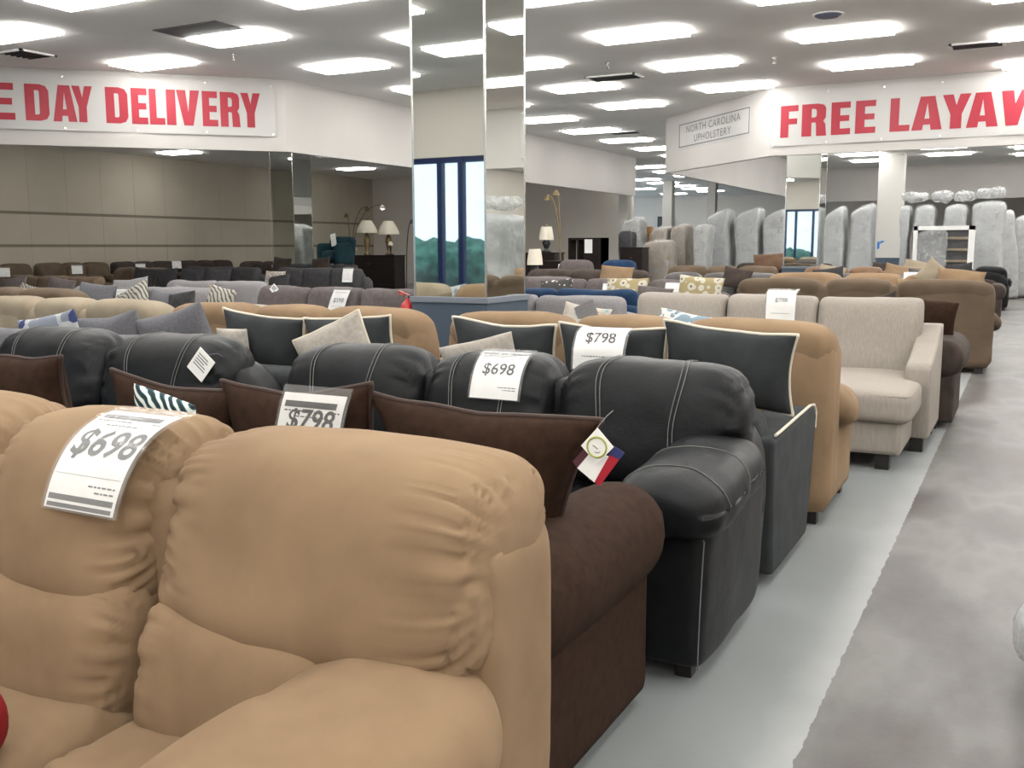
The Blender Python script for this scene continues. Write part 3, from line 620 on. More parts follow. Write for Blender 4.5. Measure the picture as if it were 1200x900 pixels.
def track_sofa(label, mat, W=2.1, n=3, h=1.0, back='cushions', arm=.16, low=False, group=None, armh=.66):
    """track-arm sofa with box seat cushions and plump back cushions"""
    t = thing('sofa', label, 'sofa', group=group)
    rbox('base', mat, t, -W/2+.02, W/2-.02, -.42, .42, .09, .34, .02); feet(t, W, -.37, .37, .1)
    soft('back_panel', mat, t, (-W/2+.03, W/2-.03), (.24, .45), (.09, h-.14), 9, (10, 4, 8), lambda Q, P: P+np.stack([0*P[:, 0], .06*(P[:, 2]-.5), 0*P[:, 0]], 1))
    s = (W-2*arm)/n; x0 = -W/2+arm
    fn = lambda Q, P: np.stack([P[:, 0]+.012*np.sign(Q[:, 0])*np.abs(Q[:, 2])**3*np.abs(Q[:, 0]), P[:, 1]+.2*(P[:, 2]-.7), P[:, 2]+.02*np.abs(Q[:, 0])**4*(Q[:, 2] > 0)], 1)
    for i in range(n):
        soft('back_cushion', mat, t, (x0+s*i+.003, x0+s*(i+1)-.003), (.08, .33), (.46, h), (7, 3, 6), (12, 6, 10), fn, .012, 4, i+50)
        soft('seat_cushion', mat, t, (x0+s*i+.003, x0+s*(i+1)-.003), (-.46, .2), (.32, .48), 7, (9, 8, 5), None, .006, 4, i)
    for sg in (-1, 1):
        a, b = sorted((sg*W/2, sg*(W/2-arm)))
        rbox('arm', mat, t, a, b, -.45, .42, .09, armh, .035)
    return t

def chaise_sofa(label, mat, W=2.75):
    """stone sofa with a chaise seat on its right end, sloping arms and three plump back cushions"""
    t = thing('chaise_sofa', label, 'sofa')
    X = [W/2-.18, W/2-.18-.72, W/2-.18-1.45, -W/2+.18]; cw = .72
    rbox('base', mat, t, -W/2+.02, W/2-.1, -.4, .46, .1, .34, .02)
    rbox('chaise_base', mat, t, X[1]+.01, X[0]+.07, -1.13, -.36, .1, .33, .035)
    for x, y in ((X[0]-.04, -1.06), (X[1]+.1, -1.06), (W/2-.08, -.36), (W/2-.08, .4), (-W/2+.1, -.34), (-W/2+.1, .4)):
        MB().box(x-.045, x+.045, y-.045, y+.045, 0, .105).build('foot', 'foot', t, bevel=.006)
    soft('back_panel', mat, t, (-W/2+.03, W/2-.03), (.26, .48), (.1, .86), 9, (12, 4, 8))
    fn = lambda Q, P: np.stack([P[:, 0]+.02*np.sign(Q[:, 0])*np.abs(Q[:, 2])**4*np.abs(Q[:, 0])*(Q[:, 2] > 0), P[:, 1]+.22*(P[:, 2]-.7), P[:, 2]+.025*np.abs(Q[:, 0])**4*(Q[:, 2] > 0)], 1)
    for i in range(3):
        soft('back_cushion', mat, t, (X[i+1]+.004, X[i]-.004+(.06 if i == 0 else 0)), (.05, .32), (.44, 1.06), (8, 3, 7), (24, 10, 20), fn, .012, 3.5, i+60)
    soft('chaise_cushion', mat, t, (X[1]+.004, X[0]+.13), (-1.2, .18), (.31, .52), (16, 20, 5), (16, 26, 8), lambda Q, P: np.stack([P[:, 0]-.09*(Q[:, 0] > 0)*(P[:, 1] > -.5)*Q[:, 0]*np.clip((P[:, 1]+.5)*8, 0, 1), P[:, 1], P[:, 2]+.012*(1-Q[:, 0]**2)], 1), .006, 3, 5)
    MB().tube(on_soft((X[1]+.004, X[0]+.13), (-1.2, .18), (.31, .52), (16, 20, 5), None, [(u, -1, .8) for u in np.linspace(-.95, .95, 20)]+[(1, v, .8) for v in np.linspace(-.95, -.45, 8)], .001), .005, 5).build('seam_welt', mat, t)
    for i in (1, 2): soft('seat_cushion', mat, t, (X[i+1]+.004, X[i]-.004), (-.44, .18), (.32, .5), 6, (12, 12, 6), None, .006, 3, i)
    for sg in (-1, 1):
        a = sg*W/2; bq = sg*(W/2-.17)
        prof = [(-.42, .1), (.46, .1), (.47, .86), (.28, .86), (.02, .74), (-.25, .665), (-.42, .635), (-.455, .60), (-.46, .5)]
        MB().prism([(bq, y, z) for y, z in prof], (a-bq, 0, 0)).build('arm', mat, t, bevel=.02, smooth=True)
    return t
def put(t, x, y, rz=0, z=0):
    t.location = (x, y, z); t.rotation_euler = (0, 0, R(rz)); return t

# throw pillows: knife-edge, corners drawn out
_pm = {}
def pillow_mesh(w, h, th, n=18, bow=.10, seed=1, wr=.012, taper=0):
    V = []; Fc = []; idx = {}
    for side in (1, -1):
        for i in range(n+1):
            for j in range(n+1):
                u = math.sin((2*i/n-1)*math.pi/2*.98)/math.sin(math.pi/2*.98); v = math.sin((2*j/n-1)*math.pi/2*.98)/math.sin(math.pi/2*.98)
                edge = i in (0, n) or j in (0, n)
                if edge and side == -1: idx[side, i, j] = idx[1, i, j]; continue
                x = u*w/2*(1-bow*(1-v*v)*abs(u))*(1-taper*(1-v)/2); z = v*h/2*(1-bow*(1-u*u)*abs(v))
                y = side*th/2*((1-u*u)**.42)*((1-v*v)**.42)
                idx[side, i, j] = len(V); V.append((x, y, z))
        for i in range(n):
            for j in range(n):
                q = (idx[side, i, j], idx[side, i+1, j], idx[side, i+1, j+1], idx[side, i, j+1]); Fc.append(q[::-1] if side == 1 else q)
    P = np.array(V); amp = wr*(np.abs(P[:, 1])/(th/2)); P[:, 1] += np.sign(P[:, 1])*amp*(vnoise(P*7, seed)+.6*vnoise(P*15, seed+1))
    P[:, 2] += wr*.8*vnoise(P[:, [0, 0, 0]]*4+seed, seed)*(P[:, 2] > 0)
    rim = [idx[1, i, 0] for i in range(n+1)]+[idx[1, n, j] for j in range(1, n+1)]+[idx[1, i, n] for i in range(n-1, -1, -1)]+[idx[1, 0, j] for j in range(n-1, 0, -1)]
    return P, Fc, [tuple(P[i]) for i in rim]
def pillow(label, mat, w, h, x, y, z, th=.17, lean=-15, rz=0, roll=0, piping=None, n=14, bow=.06, seed=1, group=None, name='throw_pillow', taper=0):
    """x,y,z = centre of the pillow; lean tips its top towards -y (negative: towards +y)"""
    P, Fc, rim = pillow_mesh(w, h, th, n, bow, seed, .012, taper)
    if piping:
        t = thing(name, label, 'pillow', (x, y, z), 0, group); t.rotation_euler = (R(lean), R(roll), R(rz))
        link('cover', mesh('cover', P, Fc), mat, t, smooth=True); MB().tube(rim, .0085, 6, True).build('piping', piping, t, smooth=True); return t
    o = link(name, mesh(name, P, Fc), mat, None, (x, y, z), (R(lean), R(roll), R(rz)), True); return tag(o, label, 'pillow', group)

# price signs: a sheet of paper in a clear sleeve, bent over what it lies on
def sign(label, path, width, cx, price=None, head=None, hero=False, origin=(0, 0, 0), rz=0, size=None, dark=False, paper_top=.12, slant=0, price_at=.42, lines=True, shear=0):
    """path: list of (y, z) from the top of the sheet down; sheet spans width along x about cx"""
    t = thing('price_sign', label, 'price sign', origin, rz)
    P = [Vector((0, a, b)) for a, b in path]; L = [0]
    for a, b in zip(P, P[1:]): L.append(L[-1]+(b-a).length)
    T = L[-1]
    def at(s, v, o):            # s along width (-1..1), v down the sheet 0..1, o offset off the surface
        d = v*T
        for i in range(len(L)-1):
            if d <= L[i+1] or i == len(L)-2: break
        f = (d-L[i])/(L[i+1]-L[i]); p = P[i].lerp(P[i+1], f); g = P[min(i+2, len(P)-1)]-P[max(i-1, 0)]; nn = Vector((0, g.z, -g.y)).normalized()
        if nn.y > 0 and abs(g.z) > abs(g.y): nn = -nn
        if abs(g.z) <= abs(g.y) and nn.z < 0: nn = -nn
        q = p+nn*o; return (cx+s*width/2+slant*v, q.y, q.z)
    def sheet(s0, s1, v0, v1, o, nv=12):
        V = []; Fc = []
        for i in range(nv+1):
            for s in np.linspace(s0, s1, 4): V.append(at(s, v0+(v1-v0)*i/nv, o))
        for i in range(nv):
            for j in range(3): Fc.append((i*4+j, i*4+j+1, i*4+j+5, i*4+j+4))
        return V, Fc
    def mapped(V, Fc): return [at(x/(width/2), y/T, z) for x, y, z in V], Fc
    ink = 'dink' if dark else 'ink'
    pp = MB(); pp.add(*sheet(-.93, .9, paper_top, .985, .002)); pp.add(*sheet(-.93, .9, paper_top, .985, .0012))
    pp.build('paper', 'paper', t, smooth=True)
    sl = MB(); sl.add(*sheet(-1, 1, 0, 1, .0045)); sl.add(*sheet(-1, 1, 0, 1, .0003)); sl.build('sleeve', 'sleeve', t, smooth=True)
    pr = MB(); o = .003
    if price:
        sz = size or width*.36; V, Fc = text_geo(price, sz, .0016 if hero else .0008, shear)
        pr.add(*mapped([(x, price_at*T-y, o) for x, y, z in V], [f[::-1] for f in Fc]))
    if head:
        V, Fc = text_geo(head, width*.1, .0008, .25); pr.add(*mapped([(x, (paper_top+.075)*T-y, o) for x, y, z in V], [f[::-1] for f in Fc]))
        pr.add(*sheet(-.8, .45, paper_top+.125, paper_top+.135, o, 2))
    if lines:
        for v, a, b, h_ in ([(paper_top+.15, -.8, .1, .012), (paper_top+.15, .6, .82, .012), (paper_top+.2, -.45, .4, .01), (.8, .1, .8, .012), (.84, .3, .8, .012)] if hero or head else [(paper_top+.1, -.7, .6, .02), (.78, -.6, .6, .014)]):
            x = a
            while x < b:
                l = .05+.09*random.random(); pr.add(*sheet(x, min(b, x+l), v, v+h_, o, 2)); x += l+.03
        if hero:
            pr.add(*sheet(-.82, .7, paper_top+.07, paper_top+.125, o, 2)); pr.add(*sheet(-.86, .84, .885, .925, o, 2)); pr.add(*sheet(-.86, .84, .945, .975, o, 2)); pr.add(*sheet(-.88, .86, .74, .743, o, 2))
    pr.build('print', ink, t); return t

# ------------------------------------------------------------------ front rows
put(padded_sofa('tan padded sofa in the foreground, facing the camera, nearest of all', 'tan', 2.2, .55, hi=True), -1.9, 1.24)
put(rolled_arm_sofa('chocolate brown rolled-arm sofa with its back to the nearest tan sofa', 'brown', 2.05), -2.025, 2.37, 180)
put(rolled_arm_sofa('chocolate brown loveseat mostly hidden behind the left end of the nearest tan sofa', 'brown', 1.6), -4.02, 2.37, 180)
put(leather_sofa('black leather sofa with a fat pillow-top arm on the aisle', 'black', 2.35, 3, .64), -2.03, 3.44)
put(leather_sofa('black leather loveseat at left with a white tag on its right back cushion', 'black', 2.2, 2), -4.42, 3.44)
put(piped_sofa('slate grey suede sofa with ivory piping, back to the black leather sofa by the aisle', 1.95), -1.865, 4.475, 180)
put(piped_sofa('slate grey suede loveseat with ivory piping, back to the black leather loveseat', 1.48), -3.66, 4.475, 180)
put(track_sofa('blue grey linen sofa at the left edge behind the black leather loveseat', 'slate', 2.1, 3, .92), -5.56, 4.47, 180)
tan0 = padded_sofa('tan padded sofa on the aisle seen from behind, in front of the stone chaise sofa', 'tan', 2.3)
put(tan0, -1.99, 5.56, 180)
def again(src, label, mat, x, y, rz, oldmat, sx=1, group=None):
    o = copy_tree(src, None if mat == oldmat else {M[oldmat].name: M[mat]}); put(o, x, y, rz); o.scale = (sx, 1, 1); o['label'] = label
    if group: o['group'] = group
    return o
again(tan0, 'tan padded sofa seen from behind, left of the big mirrored pillar', 'tan', -4.42, 5.56, 180, 'tan', .93)
again(tan0, 'cream padded sofa seen from behind, farther left than the tan ones', 'cream', -6.7, 5.56, 180, 'tan', .93)
again(tan0, 'cream padded sofa at the very left edge, seen from behind', 'cream', -9.0, 5.56, 180, 'tan', .9)
put(chaise_sofa('stone coloured chaise sofa with ribbed fabric and a white sign, on the aisle', 'beige', 2.6), -1.85, 7.76)
lg = track_sofa('light grey sofa right of the big mirrored pillar with a floral pillow', 'lgrey', 2.2, 2, .98); put(lg, -4.3, 8.47)
tp = track_sofa('taupe three-cushion sofa left of the big mirrored pillar', 'taupe', 2.5, 3, 1.02); put(tp, -6.78, 8.45)
again(lg, 'light grey sofa at left piled with slate, zebra and dark pillows', 'lgrey', -9.75, 8.4, 0, 'lgrey', 1.32)
again(tan0, 'mocha padded sofa seen from behind at the left edge', 'brownmf', -9.15, 6.74, 180, 'tan', .95)
rl = rolled_arm_sofa('dark umber rolled-arm sofa on the aisle, back to the stone chaise sofa', 'umber', 2.0); put(rl, -1.46, 8.79, 180)
nv = track_sofa('navy blue sofa seen from behind over the light grey sofa', 'navy', 2.1, 2, 1.03); put(nv, -4.3, 9.44, 180)
again(tan0, 'long mocha padded sofa seen from behind at the aisle end of its row', 'brownmf', -1.78, 12.72, 180, 'tan', 1.28)
again(tp, 'long taupe sofa with yellow and black floral pillows in the middle of the hall', 'taupe', -5.02, 12.45, 0, 'taupe', 1.3)
again(tan0, 'long tan padded sofa with a $798 sign, facing the camera near the small mirrored pillar', 'tan', -2.0, 14.7, 0, 'tan', 1.3)
dl = leather_sofa('dark grey leather sofa left of the small mirrored pillar', 'dkleather', 2.2, 3, .64, hi=False); put(dl, -4.85, 16.9)
again(dl, 'dark grey leather sofa right of the small mirrored pillar', 'dkleather', -2.1, 17.0, 0, 'dkleather')
again(tan0, 'rust brown padded sofa below the wrapped upright sofas', 'rust', -2.75, 19.4, 0, 'tan')
again(rl, 'dark umber sofa beneath the white bed frame', 'umber', -1.42, 21.4, 0, 'umber')
again(dl, 'black leather sofa at the far end of the aisle rows', 'black', -1.4, 25.2, 180, 'dkleather', .95)
again(tan0, 'umber padded sofa under the tan wrapped furniture', 'umber', -6.9, 15.6, 0, 'tan')
again(lg, 'light grey sofa below the white table lamps', 'taupe', -7.4, 14.1, 0, 'lgrey')
again(tan0, 'mocha padded sofa left of the dark grey leather sofa, far row', 'brownmf', -5.6, 19.6, 0, 'tan')
again(tan0, 'umber padded sofa in the far row below the grey wrapped uprights', 'umber', -5.2, 23.6, 0, 'tan')
# left half, farther rows
again(tp, 'beige grey sofa at the left edge with matching pillows, below the panelled wall', 'brownmf', -13.9, 10.3, 0, 'taupe')
again(lg, 'pale grey sofa behind the zebra pillow', 'lgrey', -10.5, 10.4, 0, 'lgrey')
ch = track_sofa('charcoal sofa in the far left row with a white price sign', 'charcoal', 2.2, 3, 1.1); put(ch, -11.35, 13.8)
again(ch, 'charcoal sofa in the far left row with four square cushions', 'charcoal', -13.8, 13.9, 0, 'charcoal')
again(tan0, 'small tan brown sofa beside the charcoal sofas at far left', 'brownmf', -16.2, 14.0, 0, 'tan', .6)
again(ch, 'blackish sofa below the dim mirrored pillar', 'charcoal', -14.0, 17.2, 0, 'charcoal')
again(tan0, 'dark umber padded sofa left of the dim mirrored pillar', 'umber', -20.2, 22.4, 0, 'tan')
for i, (y, mt, lb) in enumerate([(16.4, 'brownmf', 'brown sofa against the panelled wall, leftmost'), (18.95, 'brownmf', 'brown sofa against the panelled wall, second from the left'), (21.5, 'umber', 'dark brown sofa against the panelled wall, third from the left'), (24.05, 'umber', 'dark brown sofa against the panelled wall, fourth from the left')]):
    again(tan0, lb, mt, -23.85, y, 90, 'tan', 1.02)

# ------------------------------------------------------------------ pillows
pillow('big chocolate brown pillow with a hanging paper tag, nearest the aisle', 'brown', .73, .38, -1.31, 2.31, .835, .2, 10, 0, 2, 'darkstitch', 22, .08, seed=2, taper=.42)
pillow('chocolate brown pillow behind the $798 sign', 'brown', .58, .54, -1.93, 2.31, .775, .19, 10, 0, -2, 'darkstitch', 18, .13, seed=3)
pillow('chocolate brown pillow left of the $798 sign, over the middle of the tan sofa', 'brown', .56, .50, -2.46, 2.31, .785, .19, 10, 0, 2, 'darkstitch', 18, .13, seed=4)
pillow('chocolate brown pillow at the left edge of the photo', 'brown', .6, .34, -3.3, 2.31, .885, .19, 10, 0, 0, 'darkstitch', 18, .13, seed=5)
pillow('small teal chevron pillow corner tucked by the $698 sign', 'teal_chevron', .26, .26, -2.33, 2.12, .885, .08, 10, 0, 12)
for i, (x, z, w_, rr, lb) in enumerate([(-1.2, .90, .62, 4, 'slate pillow with ivory piping, nearest the aisle and tilted'), (-1.76, .88, .56, 1, 'slate pillow with ivory piping in the middle, under a $798 sign'), (-2.36, .88, .6, 2, 'slate pillow with ivory piping at the left end of its sofa'), (-3.34, .88, .6, -3, 'slate pillow with ivory piping on the loveseat, right one'), (-3.97, .88, .62, 5, 'slate pillow with ivory piping on the loveseat, left one')]):
    pillow(lb, 'grey', w_, .38 if i == 0 else .40, x, 4.41, z, .19, 12, 0, rr, 'piping', 18, .09, seed=i+6)
pillow('ivory pillow standing between the two black leather sofas', 'white_pillow', .5, .46, -3.36, 4.1, .8, .14, 4, 0, -22, 'piping', seed=11)
pillow('ivory pillow tip peeking over the left end of the black leather sofa', 'white_pillow', .44, .42, -2.42, 4.24, .79, .1, 8, 0, -14, seed=12)
pillow('ivory pillow tip peeking over the black leather loveseat', 'white_pillow', .24, .3, -4.1, 4.24, .84, .08, 8, 0, 0, seed=13)
pillow('blue grey linen pillow on the left grey sofa, right one', 'slate', .62, .38, -4.86, 4.56, .87, .18, 14, 0, -12, seed=14)
pillow('blue grey linen pillow on the left grey sofa, left one', 'slate', .58, .46, -5.42, 4.56, .79, .18, 14, 0, -8, seed=15)
pillow('white pillow with blue hexagon print at the left edge', 'hex', .62, .46, -6.06, 4.58, .77, .17, 14, 0, -10, seed=16)
pillow('ivory lumbar pillow before the taupe sofa, left one', 'white_pillow', .56, .36, -7.5, 8.22, .66, .15, -16, 0, 2, seed=17)
pillow('ivory lumbar pillow before the taupe sofa, next to the fire extinguisher', 'white_pillow', .5, .36, -6.1, 8.2, .64, .15, -16, 0, -8, seed=18)
pillow('pastel floral pillow on the light grey sofa', 'floralp', .46, .46, -3.5, 8.1, .72, .16, -22, 0, 8, seed=19)
pillow('striped cream pillow lying beside the pastel floral pillow', 'zebra', .46, .36, -3.95, 8.02, .64, .14, -40, 0, 0, seed=20)
pillow('blue printed pillow on the stone chaise sofa', 'blueprint', .46, .44, -2.42, 7.66, .7, .15, -20, 0, 10, seed=21)
pillow('dark slate pillow on the left light grey sofa', 'slate', .62, .56, -10.05, 8.14, .74, .18, -15, 0, 4, seed=22)
pillow('light grey pillow behind a white sign on the left light grey sofa', 'lgrey', .6, .6, -9.62, 8.3, .8, .16, -13, 0, -6, seed=23)
pillow('zebra print pillow on the left light grey sofa', 'zebra', .56, .54, -9.2, 8.12, .76, .18, -18, 0, -22, seed=24)
pillow('light grey pillow standing right of the zebra pillow', 'slate', .42, .5, -8.68, 8.1, .74, .17, -14, 0, 4, seed=25)
pillow('dark grey pillow standing right of the light grey one', 'charcoal', .4, .5, -8.32, 8.1, .73, .17, -14, 0, -8, seed=26)
pillow('small grey printed pillow at the right end of the left grey sofa', 'zebra', .38, .36, -7.97, 8.12, .82, .13, -16, 0, 10, seed=27)
pillow('beige grey pillow on the beige sofa at the left edge, right one', 'taupe', .6, .5, -13.1, 10.0, .77, .17, -15, 0, 6, seed=28)
pillow('beige grey pillow on the beige sofa at the left edge, left one', 'taupe', .6, .5, -14.2, 10.0, .77, .17, -15, 0, -5, seed=29)
pillow('cream leaf-print pillow on the beige sofa at the left edge', 'zebra', .44, .44, -13.6, 9.8, .7, .15, -18, 0, 10, seed=30)
pillow('speckled taupe pillow on the charcoal sofa', 'speckle', .46, .42, -12.05, 13.65, .84, .14, -15, 0, 0, seed=31)
for i, (x, rr) in enumerate([(-15.0, 4), (-14.4, -3), (-13.75, 2), (-13.1, 5)]):
    pillow(['charcoal pillow on the far left charcoal sofa, leftmost', 'charcoal pillow on the far left charcoal sofa, second from left', 'charcoal pillow on the far left charcoal sofa, third from left', 'charcoal pillow on the far left charcoal sofa, rightmost'][i], 'charcoal', .56, .54, x, 13.3, .82, .16, -13, 0, rr, seed=32+i, group='charcoal pillows')
pillow('brown pillow lying on the dark umber rolled-arm sofa by the aisle', 'brown', .46, .34, -.72, 8.74, .86, .17, 12, 0, 6, seed=37)
pillow('umber pillow showing over the right end of the stone chaise sofa', 'umber', .48, .44, -1.15, 8.74, .82, .16, 12, 0, -12, seed=38)
pillow('black and white floral pillow in the middle of the hall', 'floralbw', .5, .44, -5.78, 12.3, .8, .15, -14, 0, -6, seed=39)
pillow('yellow floral pillow left of the white sign on the long taupe sofa', 'floraly', .6, .5, -4.75, 12.3, .8, .15, -14, 0, 0, seed=40)
pillow('yellow floral pillow at the right end of the long taupe sofa', 'floraly', .6, .4, -3.72, 12.25, .88, .16, -14, 0, 4, seed=41)
pillow('tan pillow slumped at the aisle end of the long tan sofa', 'tan', .6, .34, -.8, 14.45, .98, .2, -20, 0, 6, seed=42)
pillow('cream pillow corner on the long tan sofa', 'cream', .36, .36, -1.15, 14.6, 1.06, .12, -15, 0, 38, seed=43)
pillow('ivory pillow on the rust brown sofa', 'cream', .5, .44, -3.3, 19.2, .88, .14, -15, 0, 10, seed=44)
pillow('ivory pillow lying on the dark umber sofa under the bed frame', 'cream', .7, .4, -1.9, 21.2, .98, .12, -35, 0, 12, seed=45)
pillow('brown pillow on the sofa below the mirrored pillar at left, left one', 'umber', .5, .46, -14.7, 16.9, 1.02, .15, -12, 0, 4, seed=46)
pillow('brown pillow on the sofa below the mirrored pillar at left, right one', 'umber', .5, .46, -13.6, 16.9, 1.02, .15, -12, 0, -6, seed=47)
pillow('tan pillow heaped on the umber sofa under the wrapped furniture', 'tan', .6, .42, -6.1, 15.3, .94, .17, -20, 0, 4, seed=48)
pillow('reddish brown pillow on the far row below the grey wrapped uprights', 'rust', .8, .44, -5.4, 23.3, 1.08, .18, -16, 0, -4, seed=49)

FP = [(-2.6, 21.2, 1.0, 'umber', 8, 'umber pillow heaped on the sofa under the bed frame, right of the ivory one'), (-1.2, 21.15, 1.0, 'charcoal', -6, 'charcoal pillow heaped at the aisle end of the sofa under the bed frame'), (-1.45, 16.7, .98, 'dkleather', 4, 'dark grey pillow at the aisle end of the dark leather sofa'), (-2.9, 16.7, .98, 'charcoal', -8, 'charcoal pillow in the middle of the dark leather sofa right of the small mirrored pillar'), (-2.1, 19.1, 1.0, 'tan', 12, 'tan pillow on the rust brown sofa'), (-4.4, 16.6, .98, 'umber', 10, 'umber pillow on the dark leather sofa left of the small mirrored pillar'), (-7.9, 13.8, .86, 'taupe', -6, 'taupe pillow at the left end of the sofa below the white lamps'), (-6.6, 13.9, .84, 'lgrey', 10, 'light grey pillow at the right end of the sofa below the white lamps'), (-4.35, 12.25, .82, 'taupe', 6, 'taupe pillow between the yellow floral pillows'), (-10.6, 10.1, .8, 'lgrey', 8, 'pale grey pillow on the pale grey sofa behind the zebra pillow'), (-11.9, 13.6, .86, 'charcoal', -8, 'charcoal pillow left of the white sign, far left row'), (-9.9, 10.05, .8, 'cream', 12, 'cream pillow over the right end of the pale grey sofa')]
for i, (x, y, z, mt, rr, lb) in enumerate(FP): pillow(lb, mt, .5, .36, x, y, z-.06, .15, -15, 0, rr, seed=60+i)
# rest each pillow against its sofa without cutting into it
from mathutils.bvhtree import BVHTree
def tree(o):
    vs = []; ps = []; st = [o]
    while st:
        a = st.pop(); st += [c for c in bpy.data.objects if c.parent == a]
        if a.type == 'MESH':
            b = len(vs); vs += [a.matrix_world @ v.co for v in a.data.vertices]; ps += [tuple(b+i for i in p.vertices) for p in a.data.polygons]
    return vs, ps
bpy.context.view_layer.update()
tops = [o for o in bpy.data.objects if o.parent is None and o.get('category')]
SO = [(o, BVHTree.FromPolygons(*tree(o))) for o in tops if o['category'] in ('sofa', 'armchair')]
for o in [o for o in tops if o['category'] == 'pillow']:
    vs, ps = tree(o); sg = 1 if o.rotation_euler.x > 0 else -1
    near = [b for q, b in SO if (q.location-o.location).xy.length < 3.2]
    best = None
    for dy, dz in sorted([(a*.02, b*.01) for a in range(0, 16) for b in range(0, 4)], key=lambda q: q[0]+3*q[1]):
        off = Vector((0, sg*dy, dz)); b = BVHTree.FromPolygons([v+off for v in vs], ps)
        if not any(b.overlap(k) for k in near): best = off; break
    if best is not None: o.location += best
bpy.context.view_layer.update()

# ------------------------------------------------------------------ price signs and tags
lean_top = lambda Q, P: np.stack([P[:, 0], P[:, 1]+.28*(P[:, 2]-.84)-.03*np.cos(Q[:, 0]*1.5)+.045*np.abs(Q[:, 0])**4*(1-Q[:, 2]**2)*np.clip(-Q[:, 1], 0, 1), P[:, 2]-.03*np.abs(Q[:, 0])**4*(Q[:, 2] > 0)*Q[:, 2]], 1)
pts = on_soft((-.271, .271), (.14, .49), (.645, 1.07), (10, 3, 3.6), lean_top, [(.1, -math.cos(a), math.sin(a)) for a in np.linspace(1.4, -.4, 40)], .012, .008, 3.2, 3)
path = [(p[1]+1.24, p[2]) for p in pts]
def cut(path, length):
    out = [path[0]]; L = 0
    for a, b in zip(path, path[1:]):
        L += math.dist(a, b); out.append(b)
        if L > length: break
    return out
sign('curled price sign reading $698 on the nearest tan sofa', cut(path, .31), .235, -1.725, '$698', None, True, slant=-.035, size=.095, price_at=.5, shear=.15)
sign('price sign reading $798 on the chocolate brown pillows', [(2.225, 1.05), (2.205, .99), (2.19, .9), (2.18, .8), (2.18, .72)], .25, -1.81, '$798', None, True, dark=True, slant=-.05, size=.085, price_at=.31, shear=.1, paper_top=.07)
fb = lambda Q, P: np.stack([P[:, 0], P[:, 1]+.22*(P[:, 2]-.8), P[:, 2]-.025*np.abs(Q[:, 0])**3*(Q[:, 2] > 0)], 1)
pts = on_soft((-.317, .317), (.1, .44), (.5, 1.0), (6.5, 3, 3.6), fb, [(.1, -math.cos(a), math.sin(a)) for a in np.linspace(1.25, -.5, 40)], .014)
sign('price sign reading $698 on the middle cushion of the black leather sofa', cut([(p[1]+3.44, p[2]) for p in pts], .27), .25, -1.95, '$698', 'AMERICAN FREIGHT', dark=True, size=.075, price_at=.52)
sign('price sign reading $798 lying over the slate pillows', [(4.33, 1.065), (4.26, 1.075), (4.2, 1.05), (4.16, .98), (4.15, .88)], .27, -1.74, '$798', None, dark=True, size=.075, price_at=.5)

def front_y(x, y, z, d=.032):
    bpy.context.view_layer.update()
    hit, p, *_ = S.ray_cast(bpy.context.evaluated_depsgraph_get(), Vector((x, y-.5, z)), Vector((0, 1, 0)), distance=1.6)
    return p.y-d if hit else y
def flat_sign(label, x, y, z, price=None, wd=.24, ht=.27, lean=.06, slant=0, dark=False):
    if y: y = front_y(x, y, z-ht*.55)-.01
    return sign(label, [(y+lean, z), (y+lean*.4, z-ht*.45), (y, z-ht)], wd, x, price, None, size=.07, price_at=.55, slant=slant, dark=dark)
yf = front_y(-1.72, 7.8, .92, .012)
sign('white price sign on the middle cushion of the stone chaise sofa', [(yf+.10, 1.115), (yf+.03, 1.09), (yf, 1.0), (yf-.01, .86)], .25, -1.72, '$798', None, size=.05, price_at=.45)
flat_sign('tilted price sign on the taupe sofa left of the big mirrored pillar', -6.6, 8.02, 1.03, '$598', slant=-.08)
flat_sign('white price sign on the charcoal sofa below the teal chair', -10.6, 13.1, 1.12)
flat_sign('white price sign on the light grey sofa, half behind the big mirrored pillar', -4.16, 8.05, 1.0)
flat_sign('price sign on the long taupe sofa left of the yellow floral pillow', -5.05, 12.1, .98, '$598', .3, .24)
flat_sign('price sign lying on the long taupe sofa between the yellow floral pillows', -4.15, 12.2, .99, None, .3, .14)
flat_sign('price sign reading $798 on the long tan sofa by the small mirrored pillar', -2.45, 14.28, 1.0, '$798', .28, .24)
flat_sign('white price sign beside the zebra pillow', -9.62, 8.1, 1.0, None, .26, .28)
flat_sign('price sign on the sofa below the white table lamps', -6.72, 13.65, 1.0, '$398', .26, .22)
flat_sign('small white sign on the dark grey leather sofa right of the small mirrored pillar', -1.6, 16.4, 1.06, None, .3, .14)
for i, (x, y, z) in enumerate([(-23.3, 16.2, 1.0), (-23.3, 18.4, 1.02), (-23.3, 20.6, 1.03), (-23.3, 22.0, 1.1)]):
    t = flat_sign(['small white sign on a sofa at the panelled wall, leftmost', 'small white sign on a sofa at the panelled wall, second from the left', 'small white sign on a sofa at the panelled wall, third from the left', 'small white sign on a sofa at the panelled wall, fourth from the left'][i], 0, 0, z, None, .3, .26); t.location = (x, y, 0); t.rotation_euler = (0, 0, R(60))
def card(label, x, y, z, w_, h_, roll, mat='paper', lines=True, name='paper_tag', lean=-8):
    y = front_y(x, y, z, .02); t = thing(name, label, 'tag', (x, y, z)); t.rotation_euler = (R(lean), R(roll), 0)
    MB().box(-w_/2, w_/2, -.0015, .0015, -h_/2, h_/2).build('card', mat, t)
    if lines:
        b = MB()
        for i in range(5): b.box(-w_*.38, w_*(.1+.25*random.random()), -.0022, -.0016, h_*(.3-.11*i)-.003, h_*(.3-.11*i)+.003)
        b.build('print', 'ink', t)
    MB().tube([(0, 0, h_/2), (w_*.2, .03, h_/2+.03), (w_*.3, .06, h_/2+.02)], .0015, 4).build('string', 'stitch', t); return t
